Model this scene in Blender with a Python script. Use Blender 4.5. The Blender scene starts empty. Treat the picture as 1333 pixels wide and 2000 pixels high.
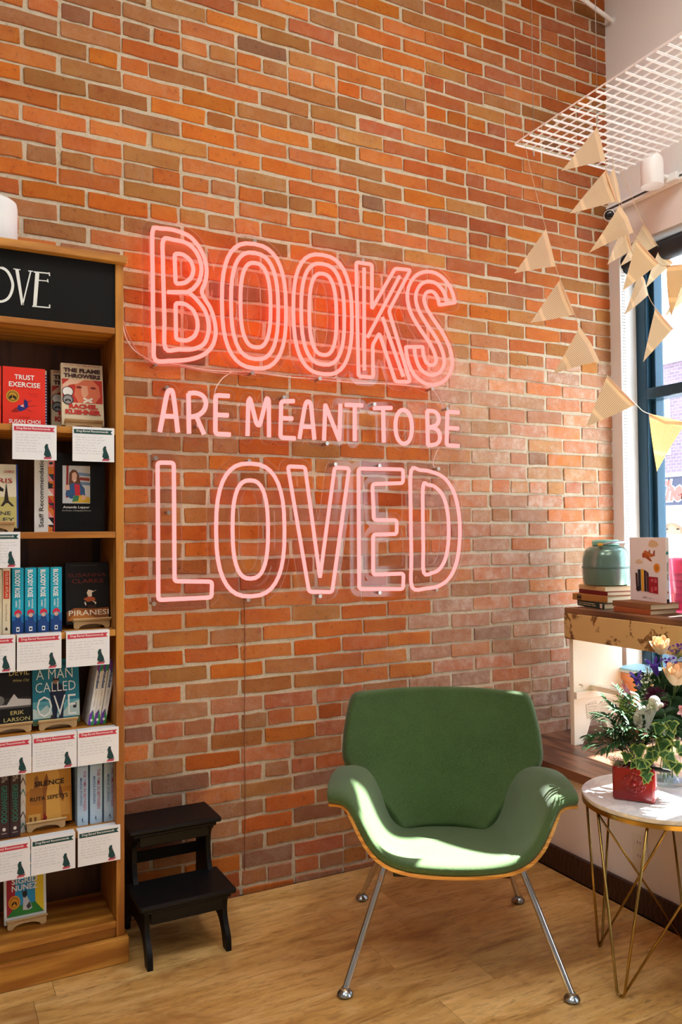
import bpy, bmesh, math, random
from mathutils import Vector, Matrix
R = math.radians
random.seed(7)

# ---------------------------------------------------------------- camera
SC = bpy.context.scene
COL = SC.collection
MR = ((0.8877088, -0.4603204, -0.0088441), (0.0041699, 0.0272470, -0.9996200), (0.4603864, 0.8873346, 0.0261069))   # rows: right, down, forward
FPX, DCAM, HCAM = 1585.56, 3.0, 1.3875
CAMP = Vector((0, -DCAM, HCAM))
cam = bpy.data.cameras.new('camera'); camo = bpy.data.objects.new('camera', cam); COL.objects.link(camo)
cam.sensor_fit = 'VERTICAL'; cam.sensor_height = 36.0; cam.lens = FPX * 36.0 / 2000.0
cam.clip_start = 0.05; cam.clip_end = 200
_r, _d, _f = (Vector(v) for v in MR)
camo.matrix_world = Matrix(((_r.x, -_d.x, -_f.x, 0), (_r.y, -_d.y, -_f.y, -DCAM), (_r.z, -_d.z, -_f.z, HCAM), (0, 0, 0, 1)))
SC.camera = camo

# ---------------------------------------------------------------- light
SC.view_settings.view_transform = 'Standard'; SC.view_settings.look = 'None'
SC.view_settings.gamma = 1.0; SC.view_settings.use_curve_mapping = False
SC.view_settings.exposure = -0.10
SC.cycles.transparent_max_bounces = 24
W = bpy.data.worlds.new('sky'); SC.world = W; W.use_nodes = True
wn = W.node_tree.nodes; wl = W.node_tree.links
bg = wn['Background']; bg.inputs['Strength'].default_value = 6.8
sky = wn.new('ShaderNodeValToRGB'); tcw = wn.new('ShaderNodeTexCoord'); sx = wn.new('ShaderNodeSeparateXYZ')
wl.new(tcw.outputs['Generated'], sx.inputs[0]); wl.new(sx.outputs['Z'], sky.inputs['Fac'])
sky.color_ramp.elements[0].color = (0.92, 0.96, 1.0, 1); sky.color_ramp.elements[1].color = (0.62, 0.80, 1.0, 1)
wl.new(sky.outputs['Color'], bg.inputs['Color'])
sun = bpy.data.lights.new('sun', 'SUN'); sun.energy = 66.0; sun.angle = R(0.6); sun.color = (1.0, 0.955, 0.88)
suno = bpy.data.objects.new('sun', sun); COL.objects.link(suno)
suno.location = (9, -1, 9)
suno.rotation_euler = Vector((-math.cos(R(47)), -0.05, -math.sin(R(47)))).to_track_quat('-Z', 'Y').to_euler()
def area_lamp(name, loc, sx, sy, watts, col):
    l = bpy.data.lights.new(name, 'AREA'); l.shape = 'RECTANGLE'; l.size = sx; l.size_y = sy; l.energy = watts; l.color = col
    o = bpy.data.objects.new(name, l); COL.objects.link(o); o.location = loc
    return o
for nm, loc, w in (('ceiling_lamp', (1.9, -1.6, 4.28), 32), ('ceiling_lamp', (-0.6, -2.0, 4.28), 34), ('ceiling_lamp', (0.6, -3.8, 4.28), 26)):
    area_lamp(nm, loc, 1.3, 0.5, w, (1.0, 1.0, 0.96))

# ---------------------------------------------------------------- measuring the photograph: a pixel's ray met with a real plane of the room
def ray(u, v):
    a, b = (u - 666.5) / FPX, (v - 1000.0) / FPX
    return _r * a + _d * b + _f
def PY(u, v, y):
    q = ray(u, v); return CAMP + q * ((y + DCAM) / q.y)
def PX(u, v, x):
    q = ray(u, v); return CAMP + q * (x / q.x)
def PZ(u, v, z):
    q = ray(u, v); return CAMP + q * ((z - HCAM) / q.z)
def project(p):
    c = Vector(p) - CAMP
    w = c.dot(_f)
    return 666.5 + FPX * c.dot(_r) / w, 1000 + FPX * c.dot(_d) / w

# ---------------------------------------------------------------- helpers
def lin(c):
    return tuple((x / 255 / 12.92 if x / 255 <= 0.04045 else ((x / 255 + 0.055) / 1.055) ** 2.4) for x in c[:3]) + (1.0,)
MATS = {}
def mat(name, rgb=(200, 200, 200), rough=0.6, metal=0.0, spec=0.5, **k):
    if name in MATS: return MATS[name]
    m = bpy.data.materials.new(name); m.use_nodes = True
    b = m.node_tree.nodes['Principled BSDF']
    b.inputs['Base Color'].default_value = lin(rgb); b.inputs['Roughness'].default_value = rough
    b.inputs['Metallic'].default_value = metal; b.inputs['Specular IOR Level'].default_value = spec
    if 'coat' in k: b.inputs['Coat Weight'].default_value = k['coat']; b.inputs['Coat Roughness'].default_value = 0.08
    if 'sheen' in k: b.inputs['Sheen Weight'].default_value = k['sheen']
    m.diffuse_color = lin(rgb)
    MATS[name] = m
    return m
class NT:
    """small wrapper for node building"""
    def __init__(s, m): s.m = m; s.n = m.node_tree.nodes; s.l = m.node_tree.links; s.b = s.n.get('Principled BSDF')
    def new(s, t, **k):
        q = s.n.new(t)
        for a, v in k.items():
            if a in q.inputs: q.inputs[a].default_value = v
            else: setattr(q, a, v)
        return q
    def link(s, a, b): s.l.new(a, b)
    def coords(s, which='Object', scale=(1, 1, 1), rot=(0, 0, 0)):
        t = s.new('ShaderNodeTexCoord'); mp = s.new('ShaderNodeMapping')
        mp.inputs['Scale'].default_value = scale; mp.inputs['Rotation'].default_value = rot
        s.link(t.outputs[which], mp.inputs['Vector']); return mp.outputs['Vector']
    def noise(s, vec, scale, detail=4, rough=0.55, dist=0.0):
        q = s.new('ShaderNodeTexNoise'); q.inputs['Scale'].default_value = scale; q.inputs['Detail'].default_value = detail
        q.inputs['Roughness'].default_value = rough; q.inputs['Distortion'].default_value = dist
        if vec is not None: s.link(vec, q.inputs['Vector'])
        return q.outputs['Fac']
    def ramp(s, fac, stops):
        q = s.new('ShaderNodeValToRGB'); e = q.color_ramp.elements
        while len(e) < len(stops): e.new(0.5)
        for i, (p, c) in enumerate(stops): e[i].position = p; e[i].color = c if len(c) == 4 else tuple(c) + (1,)
        s.link(fac, q.inputs['Fac']); return q.outputs['Color']
    def mix(s, fac, a, b, mode='MIX'):
        q = s.new('ShaderNodeMix'); q.data_type = 'RGBA'; q.blend_type = mode
        for sock, x in ((q.inputs[0], fac), (q.inputs[6], a), (q.inputs[7], b)):
            if hasattr(x, 'is_linked') or hasattr(x, 'links'): s.link(x, sock)
            else: sock.default_value = x
        return q.outputs[2]
    def bump(s, h, strength=0.3, dist=0.01):
        q = s.new('ShaderNodeBump'); q.inputs['Strength'].default_value = strength; q.inputs['Distance'].default_value = dist
        s.link(h, q.inputs['Height']); s.link(q.outputs['Normal'], s.b.inputs['Normal'])
    def base(s, c): s.link(c, s.b.inputs['Base Color'])
G = lambda v: (v, v, v, 1)
def thin_glass(name, tint, ior_gain=0.5, base=0.04, rough=0.02):
    """clear sheet: passes light, mirrors a little head on and more at a glancing angle"""
    m = bpy.data.materials.new(name); m.use_nodes = True; t = NT(m); t.n.remove(t.b)
    tr = t.new('ShaderNodeBsdfTransparent'); tr.inputs[0].default_value = tint + (1,)
    gl = t.new('ShaderNodeBsdfGlossy'); gl.inputs['Roughness'].default_value = rough
    lw = t.new('ShaderNodeLayerWeight'); lw.inputs['Blend'].default_value = 0.5
    pw = t.new('ShaderNodeMath'); pw.operation = 'POWER'; pw.inputs[1].default_value = 4.0; t.link(lw.outputs['Facing'], pw.inputs[0])
    ma = t.new('ShaderNodeMath'); ma.operation = 'MULTIPLY_ADD'; ma.inputs[1].default_value = ior_gain; ma.inputs[2].default_value = base; t.link(pw.outputs[0], ma.inputs[0])
    mx = t.new('ShaderNodeMixShader'); t.link(ma.outputs[0], mx.inputs[0]); t.link(tr.outputs[0], mx.inputs[1]); t.link(gl.outputs[0], mx.inputs[2])
    t.link(mx.outputs[0], t.n['Material Output'].inputs['Surface']); MATS[name] = m
    return m

def wood(name, light, dark, scale=(1, 12, 12), rough=0.45, ring=6.0, rot=(0, 0, 0), coat=0.0, contrast=(0.3, 0.7)):
    if name in MATS: return MATS[name]
    m = mat(name, light, rough, coat=coat); t = NT(m)
    v = t.coords('Object', scale, rot)
    w = t.new('ShaderNodeTexWave'); w.wave_type = 'BANDS'; w.bands_direction = 'Y'
    w.inputs['Scale'].default_value = ring * 0.12; w.inputs['Distortion'].default_value = 9.0; w.inputs['Detail'].default_value = 4; w.inputs['Detail Scale'].default_value = 1.2
    t.link(v, w.inputs['Vector'])
    n = t.noise(v, ring * 1.6, 8, 0.65)
    f = t.mix(0.5, w.outputs['Fac'], n)
    t.base(t.ramp(f, [(contrast[0], lin(dark)), (contrast[1], lin(light))]))
    t.bump(n, 0.08, 0.004)
    return m

def wm(o):
    m = o.matrix_basis.copy()
    while o.parent is not None:
        o = o.parent; m = o.matrix_basis @ m
    return m
def tag(o, label=None, cat=None, group=None, kind=None):
    if label: o['label'] = label
    if cat: o['category'] = cat
    if group: o['group'] = group
    if kind: o['kind'] = kind
    return o
def thing(name, label, cat, loc=(0, 0, 0), rz=0.0, group=None):
    o = bpy.data.objects.new(name, None); COL.objects.link(o)
    o.location = loc; o.rotation_euler = (0, 0, rz); o.empty_display_size = 0.05
    return tag(o, label, cat, group)
def dup(root, loc=None, rot=None, label=None):
    def cp(o, par):
        c = o.copy(); COL.objects.link(c); c.parent = par
        for ch in o.children: cp(ch, c)
        return c
    r = cp(root, None)
    if loc is not None: r.location = loc
    if rot is not None: r.rotation_euler = rot
    if label: r['label'] = label
    return r

_TX = {}
def text_mesh(s, bold=0.0, shear=0.0, spacing=1.0):
    key = (s, bold, shear, spacing)
    if key not in _TX:
        cu = bpy.data.curves.new('lettering', 'FONT'); cu.body = s; cu.resolution_u = 2; cu.offset = bold; cu.shear = shear; cu.space_character = spacing
        cu.fill_mode = 'FRONT'
        ob = bpy.data.objects.new('lettering', cu)
        me = ob.to_mesh()
        vs = [v.co.copy() for v in me.vertices]; fs = [tuple(p.vertices) for p in me.polygons]
        ob.to_mesh_clear(); bpy.data.objects.remove(ob); bpy.data.curves.remove(cu)
        x0 = min(v.x for v in vs); x1 = max(v.x for v in vs); y0 = min(v.y for v in vs); y1 = max(v.y for v in vs)
        _TX[key] = ([((v.x - x0) / (x1 - x0), (v.y - y0) / max(y1 - y0, 1e-6)) for v in vs], fs)
    return _TX[key]

class MB:
    def __init__(s): s.v = []; s.f = []; s.mi = []; s.cm = 0
    def add(s, vs, fs):
        o = len(s.v); s.v += [Vector(v) for v in vs]
        s.f += [tuple(i + o for i in f) for f in fs]; s.mi += [s.cm] * len(fs)
        return s
    def box(s, c, d, m=None):
        x, y, z = d[0] / 2, d[1] / 2, d[2] / 2
        vs = [Vector((a * x, b * y, e * z)) for a in (-1, 1) for b in (-1, 1) for e in (-1, 1)]
        if m is not None: vs = [m @ v for v in vs]
        c = Vector(c)
        return s.add([v + c for v in vs], [(0, 1, 3, 2), (4, 6, 7, 5), (0, 4, 5, 1), (2, 3, 7, 6), (0, 2, 6, 4), (1, 5, 7, 3)])
    def bx(s, x0, x1, y0, y1, z0, z1):
        return s.box(((x0 + x1) / 2, (y0 + y1) / 2, (z0 + z1) / 2), (abs(x1 - x0), abs(y1 - y0), abs(z1 - z0)))
    def poly(s, pts): return s.add(pts, [tuple(range(len(pts)))])
    def prism(s, pts, ext):
        n = len(pts); e = Vector(ext); a = [Vector(p) for p in pts]
        return s.add(a + [p + e for p in a], [tuple(range(n - 1, -1, -1)), tuple(range(n, 2 * n))] + [(i, (i + 1) % n, n + (i + 1) % n, n + i) for i in range(n)])
    def tube(s, pts, r, n=8, closed=False, caps=True, up=None):
        P = [Vector(p) for p in pts]; N = len(P); rr = r if isinstance(r, (list, tuple)) else [r] * N
        vs = []; last = None
        for i in range(N):
            a = P[(i - 1) % N] if (closed or i) else P[0]; b = P[(i + 1) % N] if (closed or i < N - 1) else P[-1]
            t0 = (P[i] - a); t1 = (b - P[i])
            t = (t0.normalized() if t0.length > 1e-9 else Vector()) + (t1.normalized() if t1.length > 1e-9 else Vector())
            if t.length < 1e-6: t = t1 if t1.length > 1e-9 else t0
            t.normalize()
            if up is not None:
                e2 = Vector(up); e1 = e2.cross(t).normalized(); e2 = t.cross(e1)
            elif last is None:
                h = Vector((0, 0, 1)) if abs(t.z) < 0.9 else Vector((1, 0, 0)); e1 = h.cross(t).normalized(); e2 = t.cross(e1)
            else:
                e1 = (last - t * last.dot(t)).normalized(); e2 = t.cross(e1)
            last = e1
            k = 1.0
            if t0.length > 1e-9 and t1.length > 1e-9:
                k = min(1 / max(math.cos(t0.angle(t1) / 2), 0.5), 1.6)
            for j in range(n):
                an = 2 * math.pi * j / n
                vs.append(P[i] + e1 * (math.cos(an) * rr[i] * (k if up is not None else 1)) + e2 * (math.sin(an) * rr[i]))
        fs = []
        for i in range(N if closed else N - 1):
            for j in range(n):
                fs.append((i * n + j, i * n + (j + 1) % n, ((i + 1) % N) * n + (j + 1) % n, ((i + 1) % N) * n + j))
        if caps and not closed:
            fs += [tuple(range(n - 1, -1, -1)), tuple((N - 1) * n + j for j in range(n))]
        return s.add(vs, fs)
    def cyl(s, a, b, r0, r1=None, n=16): return s.tube([a, b], [r0, r0 if r1 is None else r1], n)
    def lathe(s, prof, c=(0, 0, 0), n=24, m=None, sx=1.0, sy=1.0):
        c = Vector(c); vs = []; fs = []
        for (r, z) in prof:
            for j in range(n):
                a = 2 * math.pi * j / n; q = Vector((r * math.cos(a) * sx, r * math.sin(a) * sy, z))
                vs.append((m @ q if m is not None else q) + c)
        k = len(prof)
        for i in range(k - 1):
            for j in range(n): fs.append((i * n + j, i * n + (j + 1) % n, (i + 1) * n + (j + 1) % n, (i + 1) * n + j))
        if prof[0][0] > 1e-6: fs.append(tuple(range(n - 1, -1, -1)))
        if prof[-1][0] > 1e-6: fs.append(tuple((k - 1) * n + j for j in range(n)))
        return s.add(vs, fs)
    def ball(s, c, r, n=12, k=8, m=None):
        if not isinstance(r, (tuple, list)): r = (r, r, r)
        c = Vector(c); vs = []; fs = []
        for i in range(k + 1):
            th = math.pi * i / k
            for j in range(n):
                a = 2 * math.pi * j / n; q = Vector((r[0] * math.sin(th) * math.cos(a), r[1] * math.sin(th) * math.sin(a), -r[2] * math.cos(th)))
                vs.append((m @ q if m is not None else q) + c)
        for i in range(k):
            for j in range(n): fs.append((i * n + j, i * n + (j + 1) % n, (i + 1) * n + (j + 1) % n, (i + 1) * n + j))
        return s.add(vs, fs)
    def text(s, t, O, ux, uy, w, h, bold=0.0, shear=0.0, spacing=1.0):
        vs, fs = text_mesh(t, bold, shear, spacing); O = Vector(O)
        return s.add([O + ux * (a * w) + uy * (b * h) for a, b in vs], fs)
    def grid(s, fn, nu, nv, closed_u=False):
        vs = [fn(i / nu, j / nv) for j in range(nv + 1) for i in range(nu + 1)]
        return s.add(vs, [(j * (nu + 1) + i, j * (nu + 1) + i + 1, (j + 1) * (nu + 1) + i + 1, (j + 1) * (nu + 1) + i) for j in range(nv) for i in range(nu)])
    def mesh(s, name, mats, inv=None):
        me = bpy.data.meshes.new(name)
        me.from_pydata([(inv @ v if inv is not None else v) for v in s.v], [], s.f)
        for m in (mats if isinstance(mats, (list, tuple)) else [mats]): me.materials.append(m)
        if any(s.mi): me.polygons.foreach_set('material_index', s.mi)
        me.validate(); me.update()
        return me
    def build(s, name, m, parent=None, smooth=False, bevel=0.0, seg=2, local=False, recalc=False, angle=40):
        inv = None
        if parent is not None and not local: inv = wm(parent).inverted()
        me = s.mesh(name, m, inv)
        if recalc:
            b = bmesh.new(); b.from_mesh(me); bmesh.ops.remove_doubles(b, verts=b.verts, dist=1e-6); bmesh.ops.recalc_face_normals(b, faces=b.faces); b.to_mesh(me); b.free()
        if smooth:
            me.polygons.foreach_set('use_smooth', [True] * len(me.polygons))
            if smooth == 'auto': me.set_sharp_from_angle(angle=R(angle))
        o = bpy.data.objects.new(name, me); COL.objects.link(o)
        if parent is not None: o.parent = parent
        if bevel:
            bm = o.modifiers.new('bevel', 'BEVEL'); bm.width = bevel; bm.segments = seg; bm.limit_method = 'ANGLE'; bm.angle_limit = R(35)
        return o
def catmull(P, n=6, closed=False):
    P = [Vector(p) for p in P]; N = len(P); out = []
    for i in range(N if closed else N - 1):
        g = (lambda k: P[k % N]) if closed else (lambda k: P[max(0, min(N - 1, k))])
        a, b, c, d = g(i - 1), g(i), g(i + 1), g(i + 2)
        for k in range(n):
            t = k / n
            out.append(0.5 * ((2 * b) + (c - a) * t + (2 * a - 5 * b + 4 * c - d) * t * t + (3 * b - a - 3 * c + d) * t ** 3))
    if not closed: out.append(P[-1])
    return out
def rounded(P, r, n=4, closed=True):
    P = [Vector(p) for p in P]; N = len(P); out = []
    for i in range(N):
        if not closed and i in (0, N - 1): out.append(P[i]); continue
        a, b, c = P[(i - 1) % N], P[i], P[(i + 1) % N]
        ra = min(r, (a - b).length * 0.45); rc = min(r, (c - b).length * 0.45)
        p0 = b + (a - b).normalized() * ra; p1 = b + (c - b).normalized() * rc
        for k in range(n + 1):
            t = k / n; out.append(p0 * (1 - t) ** 2 + b * (2 * t * (1 - t)) + p1 * t * t)
    return out

# ================================================================ the room
def brick_mat(name, source):
    m = mat(name, (175, 85, 45), 0.85, spec=0.25); t = NT(m)
    if source == 'object':
        q = t.new('ShaderNodeObjectInfo'); col, dust_haze, rnd = q.outputs['Color'], q.outputs['Alpha'], q.outputs['Random']
    else:
        q = t.new('ShaderNodeAttribute'); q.attribute_name = 'brick_colour'; col, dust_haze = q.outputs['Color'], q.outputs['Alpha']
    g = t.new('ShaderNodeNewGeometry'); p = g.outputs['Position']
    n1 = t.noise(p, 9.0, 5, 0.6); n2 = t.noise(p, 60.0, 6, 0.7); n3 = t.noise(p, 23.0, 3, 0.5, 0.6); n4 = t.noise(p, 160.0, 3, 0.6)
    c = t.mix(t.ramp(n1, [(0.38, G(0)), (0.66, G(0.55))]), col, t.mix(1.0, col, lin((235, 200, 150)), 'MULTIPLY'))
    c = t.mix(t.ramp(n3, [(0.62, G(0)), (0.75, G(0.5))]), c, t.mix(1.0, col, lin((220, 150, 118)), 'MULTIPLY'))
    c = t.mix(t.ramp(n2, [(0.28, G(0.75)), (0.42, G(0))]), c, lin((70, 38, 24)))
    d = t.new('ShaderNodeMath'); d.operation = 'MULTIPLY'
    t.link(t.ramp(t.noise(p, 20.0, 8, 0.75), [(0.30, G(0.10)), (0.50, G(0.34)), (0.72, G(0.85))]), d.inputs[0]); t.link(dust_haze, d.inputs[1])
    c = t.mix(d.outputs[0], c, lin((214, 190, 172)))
    t.base(c)
    h = t.mix(0.5, n2, n4)
    # hairline cracks
    v = t.new('ShaderNodeTexVoronoi'); v.feature = 'DISTANCE_TO_EDGE'; v.inputs['Scale'].default_value = 16.0
    wv = t.new('ShaderNodeVectorMath'); wv.operation = 'ADD'
    nn = t.new('ShaderNodeTexNoise'); nn.inputs['Scale'].default_value = 30; nn.inputs['Detail'].default_value = 4
    sc = t.new('ShaderNodeVectorMath'); sc.operation = 'SCALE'; sc.inputs['Scale'].default_value = 0.10
    t.link(p, nn.inputs['Vector']); t.link(nn.outputs['Color'], sc.inputs[0]); t.link(p, wv.inputs[0]); t.link(sc.outputs[0], wv.inputs[1]); t.link(wv.outputs[0], v.inputs['Vector'])
    cr = t.ramp(v.outputs['Distance'], [(0.0, G(0.35)), (0.035, G(1))])
    h2 = t.mix(1.0, h, cr, 'MULTIPLY')
    t.bump(h2, 0.55, 0.006)
    return m
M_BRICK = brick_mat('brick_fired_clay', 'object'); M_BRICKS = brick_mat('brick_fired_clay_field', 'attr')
def mortar_mat():
    m = mat('mortar_sand', (196, 180, 155), 0.95, spec=0.1); t = NT(m)
    p = t.new('ShaderNodeNewGeometry').outputs['Position']
    n = t.noise(p, 45.0, 6, 0.75); n2 = t.noise(p, 220.0, 4, 0.7); n3 = t.noise(p, 3.0, 3)
    c = t.ramp(n, [(0.25, lin((142, 124, 98))), (0.42, lin((214, 197, 168))), (0.75, lin((232, 222, 202)))])
    t.base(t.mix(t.ramp(n2, [(0.30, G(0.5)), (0.40, G(0))]), c, lin((110, 94, 76))))
    t.bump(t.mix(0.5, n, n2), 0.9, 0.01)
    return m
M_MORTAR = mortar_mat()

XW, ZT = 3.10, 4.40
wb = MB().bx(-3.6, XW + 0.25, 0.0, 0.25, -0.05, ZT + 0.1).build('wall_back', M_MORTAR)
tag(wb, 'exposed old red and orange brick wall with pale sandy mortar', kind='structure')

def brick_verts(L, Hh, rnd, n=10):
    """irregular brick: outline on the face, a worn arris and the sides going into the mortar"""
    hx, hz = L / 2, Hh / 2; c = 0.0032
    o = [(-hx + c, -hz), (-hx * .3, -hz), (hx * .35, -hz), (hx - c, -hz), (hx, -hz + c), (hx, hz - c), (hx - c, hz), (hx * .3, hz), (-hx * .35, hz), (-hx + c, hz), (-hx, hz - c), (-hx, -hz + c)]
    jit = lambda a: rnd.uniform(-a, a)
    o = [(x + jit(.0024), z + jit(.0022)) for x, z in o]
    if rnd.random() < .3:
        k = rnd.choice((0, 3, 5, 8)); x, z = o[k]; o[k] = (x * .955, z * .90)
    n = len(o); pr = -0.0055
    ring0 = [(x, 0.012, z) for x, z in o]; ring1 = [(x, pr + .002, z) for x, z in o]
    ring2 = [(x - math.copysign(.002, x), pr + jit(.0008), z - math.copysign(.0018, z)) for x, z in o]
    vs = ring0 + ring1 + ring2
    fs = [(a * n + i, a * n + (i + 1) % n, (a + 1) * n + (i + 1) % n, (a + 1) * n + i) for a in (0, 1) for i in range(n)] + [tuple(2 * n + i for i in range(n))]
    return vs, fs
rb = random.Random(11)
PIT, CH, Z0 = 0.2239, 0.067, 0.0564
VAR = {'s': [brick_verts(PIT - .011, .0555, rb) for _ in range(10)], 'h': [brick_verts(PIT / 2 - .0115, .0550, rb) for _ in range(8)]}
VME = {}
for k, lst in VAR.items():
    VME[k] = []
    for vs, fs in lst:
        b = MB().add(vs, fs); me = b.mesh('brick', M_BRICK); me.polygons.foreach_set('use_smooth', [False] * len(me.polygons)); VME[k].append(me)
PAL = {'orange': (196, 110, 34), 'deep': (188, 98, 30), 'tan': (180, 118, 52), 'brown': (164, 104, 50), 'pink': (172, 110, 70), 'olive': (164, 108, 54), 'red': (172, 86, 32), 'plum': (142, 96, 70)}
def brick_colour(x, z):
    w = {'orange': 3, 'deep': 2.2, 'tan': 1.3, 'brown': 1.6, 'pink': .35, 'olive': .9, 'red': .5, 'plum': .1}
    dust_haze = rb.uniform(0.0, 0.28)
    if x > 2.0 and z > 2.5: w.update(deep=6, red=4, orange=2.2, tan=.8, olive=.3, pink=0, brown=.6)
    if z < .78: w.update(brown=3, red=2.5, plum=2.0, tan=.3, olive=.9, orange=.8, pink=1.5); dust_haze *= 1.8  # browner low courses: mostly the lighting there, put into the colour
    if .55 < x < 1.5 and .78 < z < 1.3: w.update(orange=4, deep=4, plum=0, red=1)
    if x > 1.9 and z < 2.2: w.update(pink=4, plum=1.2); dust_haze = rb.uniform(.5, 1.3)  # pinkish efflorescence, with the haze by the window mixed into the colour
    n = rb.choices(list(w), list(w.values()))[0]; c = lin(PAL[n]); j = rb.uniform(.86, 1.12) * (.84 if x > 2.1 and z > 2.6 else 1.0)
    return (c[0] * j, c[1] * j * rb.uniform(.93, 1.07), c[2] * j, dust_haze)
ALL = []
HEAD = {0, 9, 23, 32, 40, 48, 56}
for k in range(-1, 65):
    z = Z0 + CH * k
    hd = k in HEAD; pit = PIT / 2 if hd else PIT
    x = XW + 0.02 - (0.0 if (k % 2 or hd) else 0.1239)
    xs = []
    if not hd and k % 2 == 0: xs.append(('h', XW - .045))
    while x > -1.35:
        kind = 'h' if hd else 's'
        if not hd and rb.random() < .04: kind = 'hh'
        if kind == 'hh': xs += [('h', x - pit * .25), ('h', x - pit * .75)]
        else: xs.append((kind, x - pit / 2))
        x -= pit
    for kind, cx in xs:
        if cx + (PIT / 2 if kind == 's' else PIT / 4) > XW + .03: continue
        zz = z + rb.uniform(-.0022, .0022); xx = cx + rb.uniform(-.004, .004)
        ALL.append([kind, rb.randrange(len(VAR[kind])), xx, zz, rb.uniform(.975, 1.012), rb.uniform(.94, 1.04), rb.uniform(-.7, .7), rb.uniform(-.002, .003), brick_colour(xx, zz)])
def seen_area(b):
    u, v = project((b[2], 0, b[3]))
    if not (0 < u < 1333 and 0 < v < 2000): return 0
    if u < 246 and v > 500: return 0                                  # behind the bookcase
    if 690 < u < 1060 and v > 1360: return 0                          # behind the chair
    if 246 < u < 425 and v > 1580: return 0                           # behind the step stool
    if u > 1108 and v > 1050: return 0
    L = PIT if b[0] == 's' else PIT / 2
    a = project((b[2] - L / 2, 0, b[3] - CH / 2)); c = project((b[2] + L / 2, 0, b[3] + CH / 2))
    return abs(a[0] - c[0]) * abs(a[1] - c[1])
order = sorted(range(len(ALL)), key=lambda i: -seen_area(ALL[i]))
front = set(order[:300])
rest = MB(); rcol = []
for i, (kind, vi, x, z, sx, sz, rot, dy, col) in enumerate(ALL):
    if i in front:
        o = bpy.data.objects.new('brick', VME[kind][vi]); COL.objects.link(o); o.parent = wb
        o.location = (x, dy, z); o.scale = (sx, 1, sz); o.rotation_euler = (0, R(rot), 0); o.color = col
    else:
        mt = Matrix.LocRotScale(Vector((x, dy, z)), Matrix.Rotation(R(rot), 3, 'Y').to_quaternion(), Vector((sx, 1, sz)))
        vs, fs = VAR[kind][vi]; rest.add([mt @ Vector(v) for v in vs], fs); rcol += [col] * len(fs)
ro = rest.build('brick_field', M_BRICKS, wb); ro['kind'] = 'stuff'
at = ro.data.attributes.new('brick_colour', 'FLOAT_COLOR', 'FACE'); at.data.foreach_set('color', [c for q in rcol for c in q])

# ---- floor: planks laid along the brick wall
def floor_mat():
    m = mat('floor_oak', (178, 128, 72), 0.38, spec=0.45); t = NT(m)
    g = t.new('ShaderNodeNewGeometry'); oi = t.new('ShaderNodeObjectInfo')
    off = t.new('ShaderNodeVectorMath'); off.operation = 'ADD'; mul = t.new('ShaderNodeVectorMath'); mul.operation = 'SCALE'; mul.inputs['Scale'].default_value = 17.0
    cmb = t.new('ShaderNodeCombineXYZ'); t.link(oi.outputs['Random'], cmb.inputs['X']); t.link(oi.outputs['Random'], cmb.inputs['Z'])
    t.link(cmb.outputs[0], mul.inputs[0]); t.link(g.outputs['Position'], off.inputs[0]); t.link(mul.outputs[0], off.inputs[1])
    mp = t.new('ShaderNodeMapping'); mp.inputs['Scale'].default_value = (1.3, 5.5, 1.0); t.link(off.outputs[0], mp.inputs['Vector'])
    n1 = t.noise(mp.outputs[0], 2.2, 8, 0.62, 1.1); n2 = t.noise(mp.outputs[0], 12.0, 8, 0.7, 0.4); n3 = t.noise(off.outputs[0], 2.6, 4, 0.6, 0.8); n4 = t.noise(mp.outputs[0], 5.0, 2, 0.5, 2.2)
    c = t.ramp(n1, [(0.25, lin((150, 106, 52))), (0.45, lin((200, 154, 86))), (0.68, lin((226, 186, 122)))])
    c = t.mix(t.ramp(n2, [(0.30, G(0.6)), (0.50, G(0))]), c, lin((112, 72, 34)))
    c = t.mix(t.ramp(n3, [(0.56, G(0)), (0.72, G(0.6))]), c, lin((140, 84, 40)))
    c = t.mix(t.ramp(n4, [(0.70, G(0)), (0.82, G(0.8))]), c, lin((74, 48, 26)))
    hs = t.new('ShaderNodeHueSaturation'); mr = t.new('ShaderNodeMapRange'); mr.inputs['To Min'].default_value = 0.86; mr.inputs['To Max'].default_value = 1.12
    t.link(oi.outputs['Random'], mr.inputs['Value']); t.link(mr.outputs[0], hs.inputs['Value']); t.link(c, hs.inputs['Color']); t.base(hs.outputs[0])
    t.link(t.ramp(n2, [(0.2, G(0.30)), (0.8, G(0.46))]), t.b.inputs['Roughness'])
    t.bump(n2, 0.10, 0.003)
    return m
M_FLOOR = floor_mat()
fl = MB().bx(-3.6, XW + .20, -6.6, 0.25, -0.08, -0.0045).build('floor', mat('floor_underlay', (60, 42, 26), 0.8)); tag(fl, 'warm oak plank floor running along the brick wall', kind='structure')
PWD, PLN = 0.185, 1.22
pl = MB().bx(-PLN / 2 + .0006, PLN / 2 - .0006, -PWD / 2 + .0005, PWD / 2 - .0005, -0.006, 0.0)
plank_me = pl.mesh('plank', M_FLOOR)
rf = random.Random(5)
for r_ in range(26):
    y = -.02 - PWD * (r_ + .5); x0 = -2.4 - rf.uniform(0, 1.2)
    while x0 < 2.31:
        o = bpy.data.objects.new('plank', plank_me); COL.objects.link(o); o.parent = fl
        L = min(PLN, 2.312 - x0)
        if L > .02: o.location = (x0 + L / 2, y, 0); o.scale = (L / PLN, 1, 1)
        x0 += PLN

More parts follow.
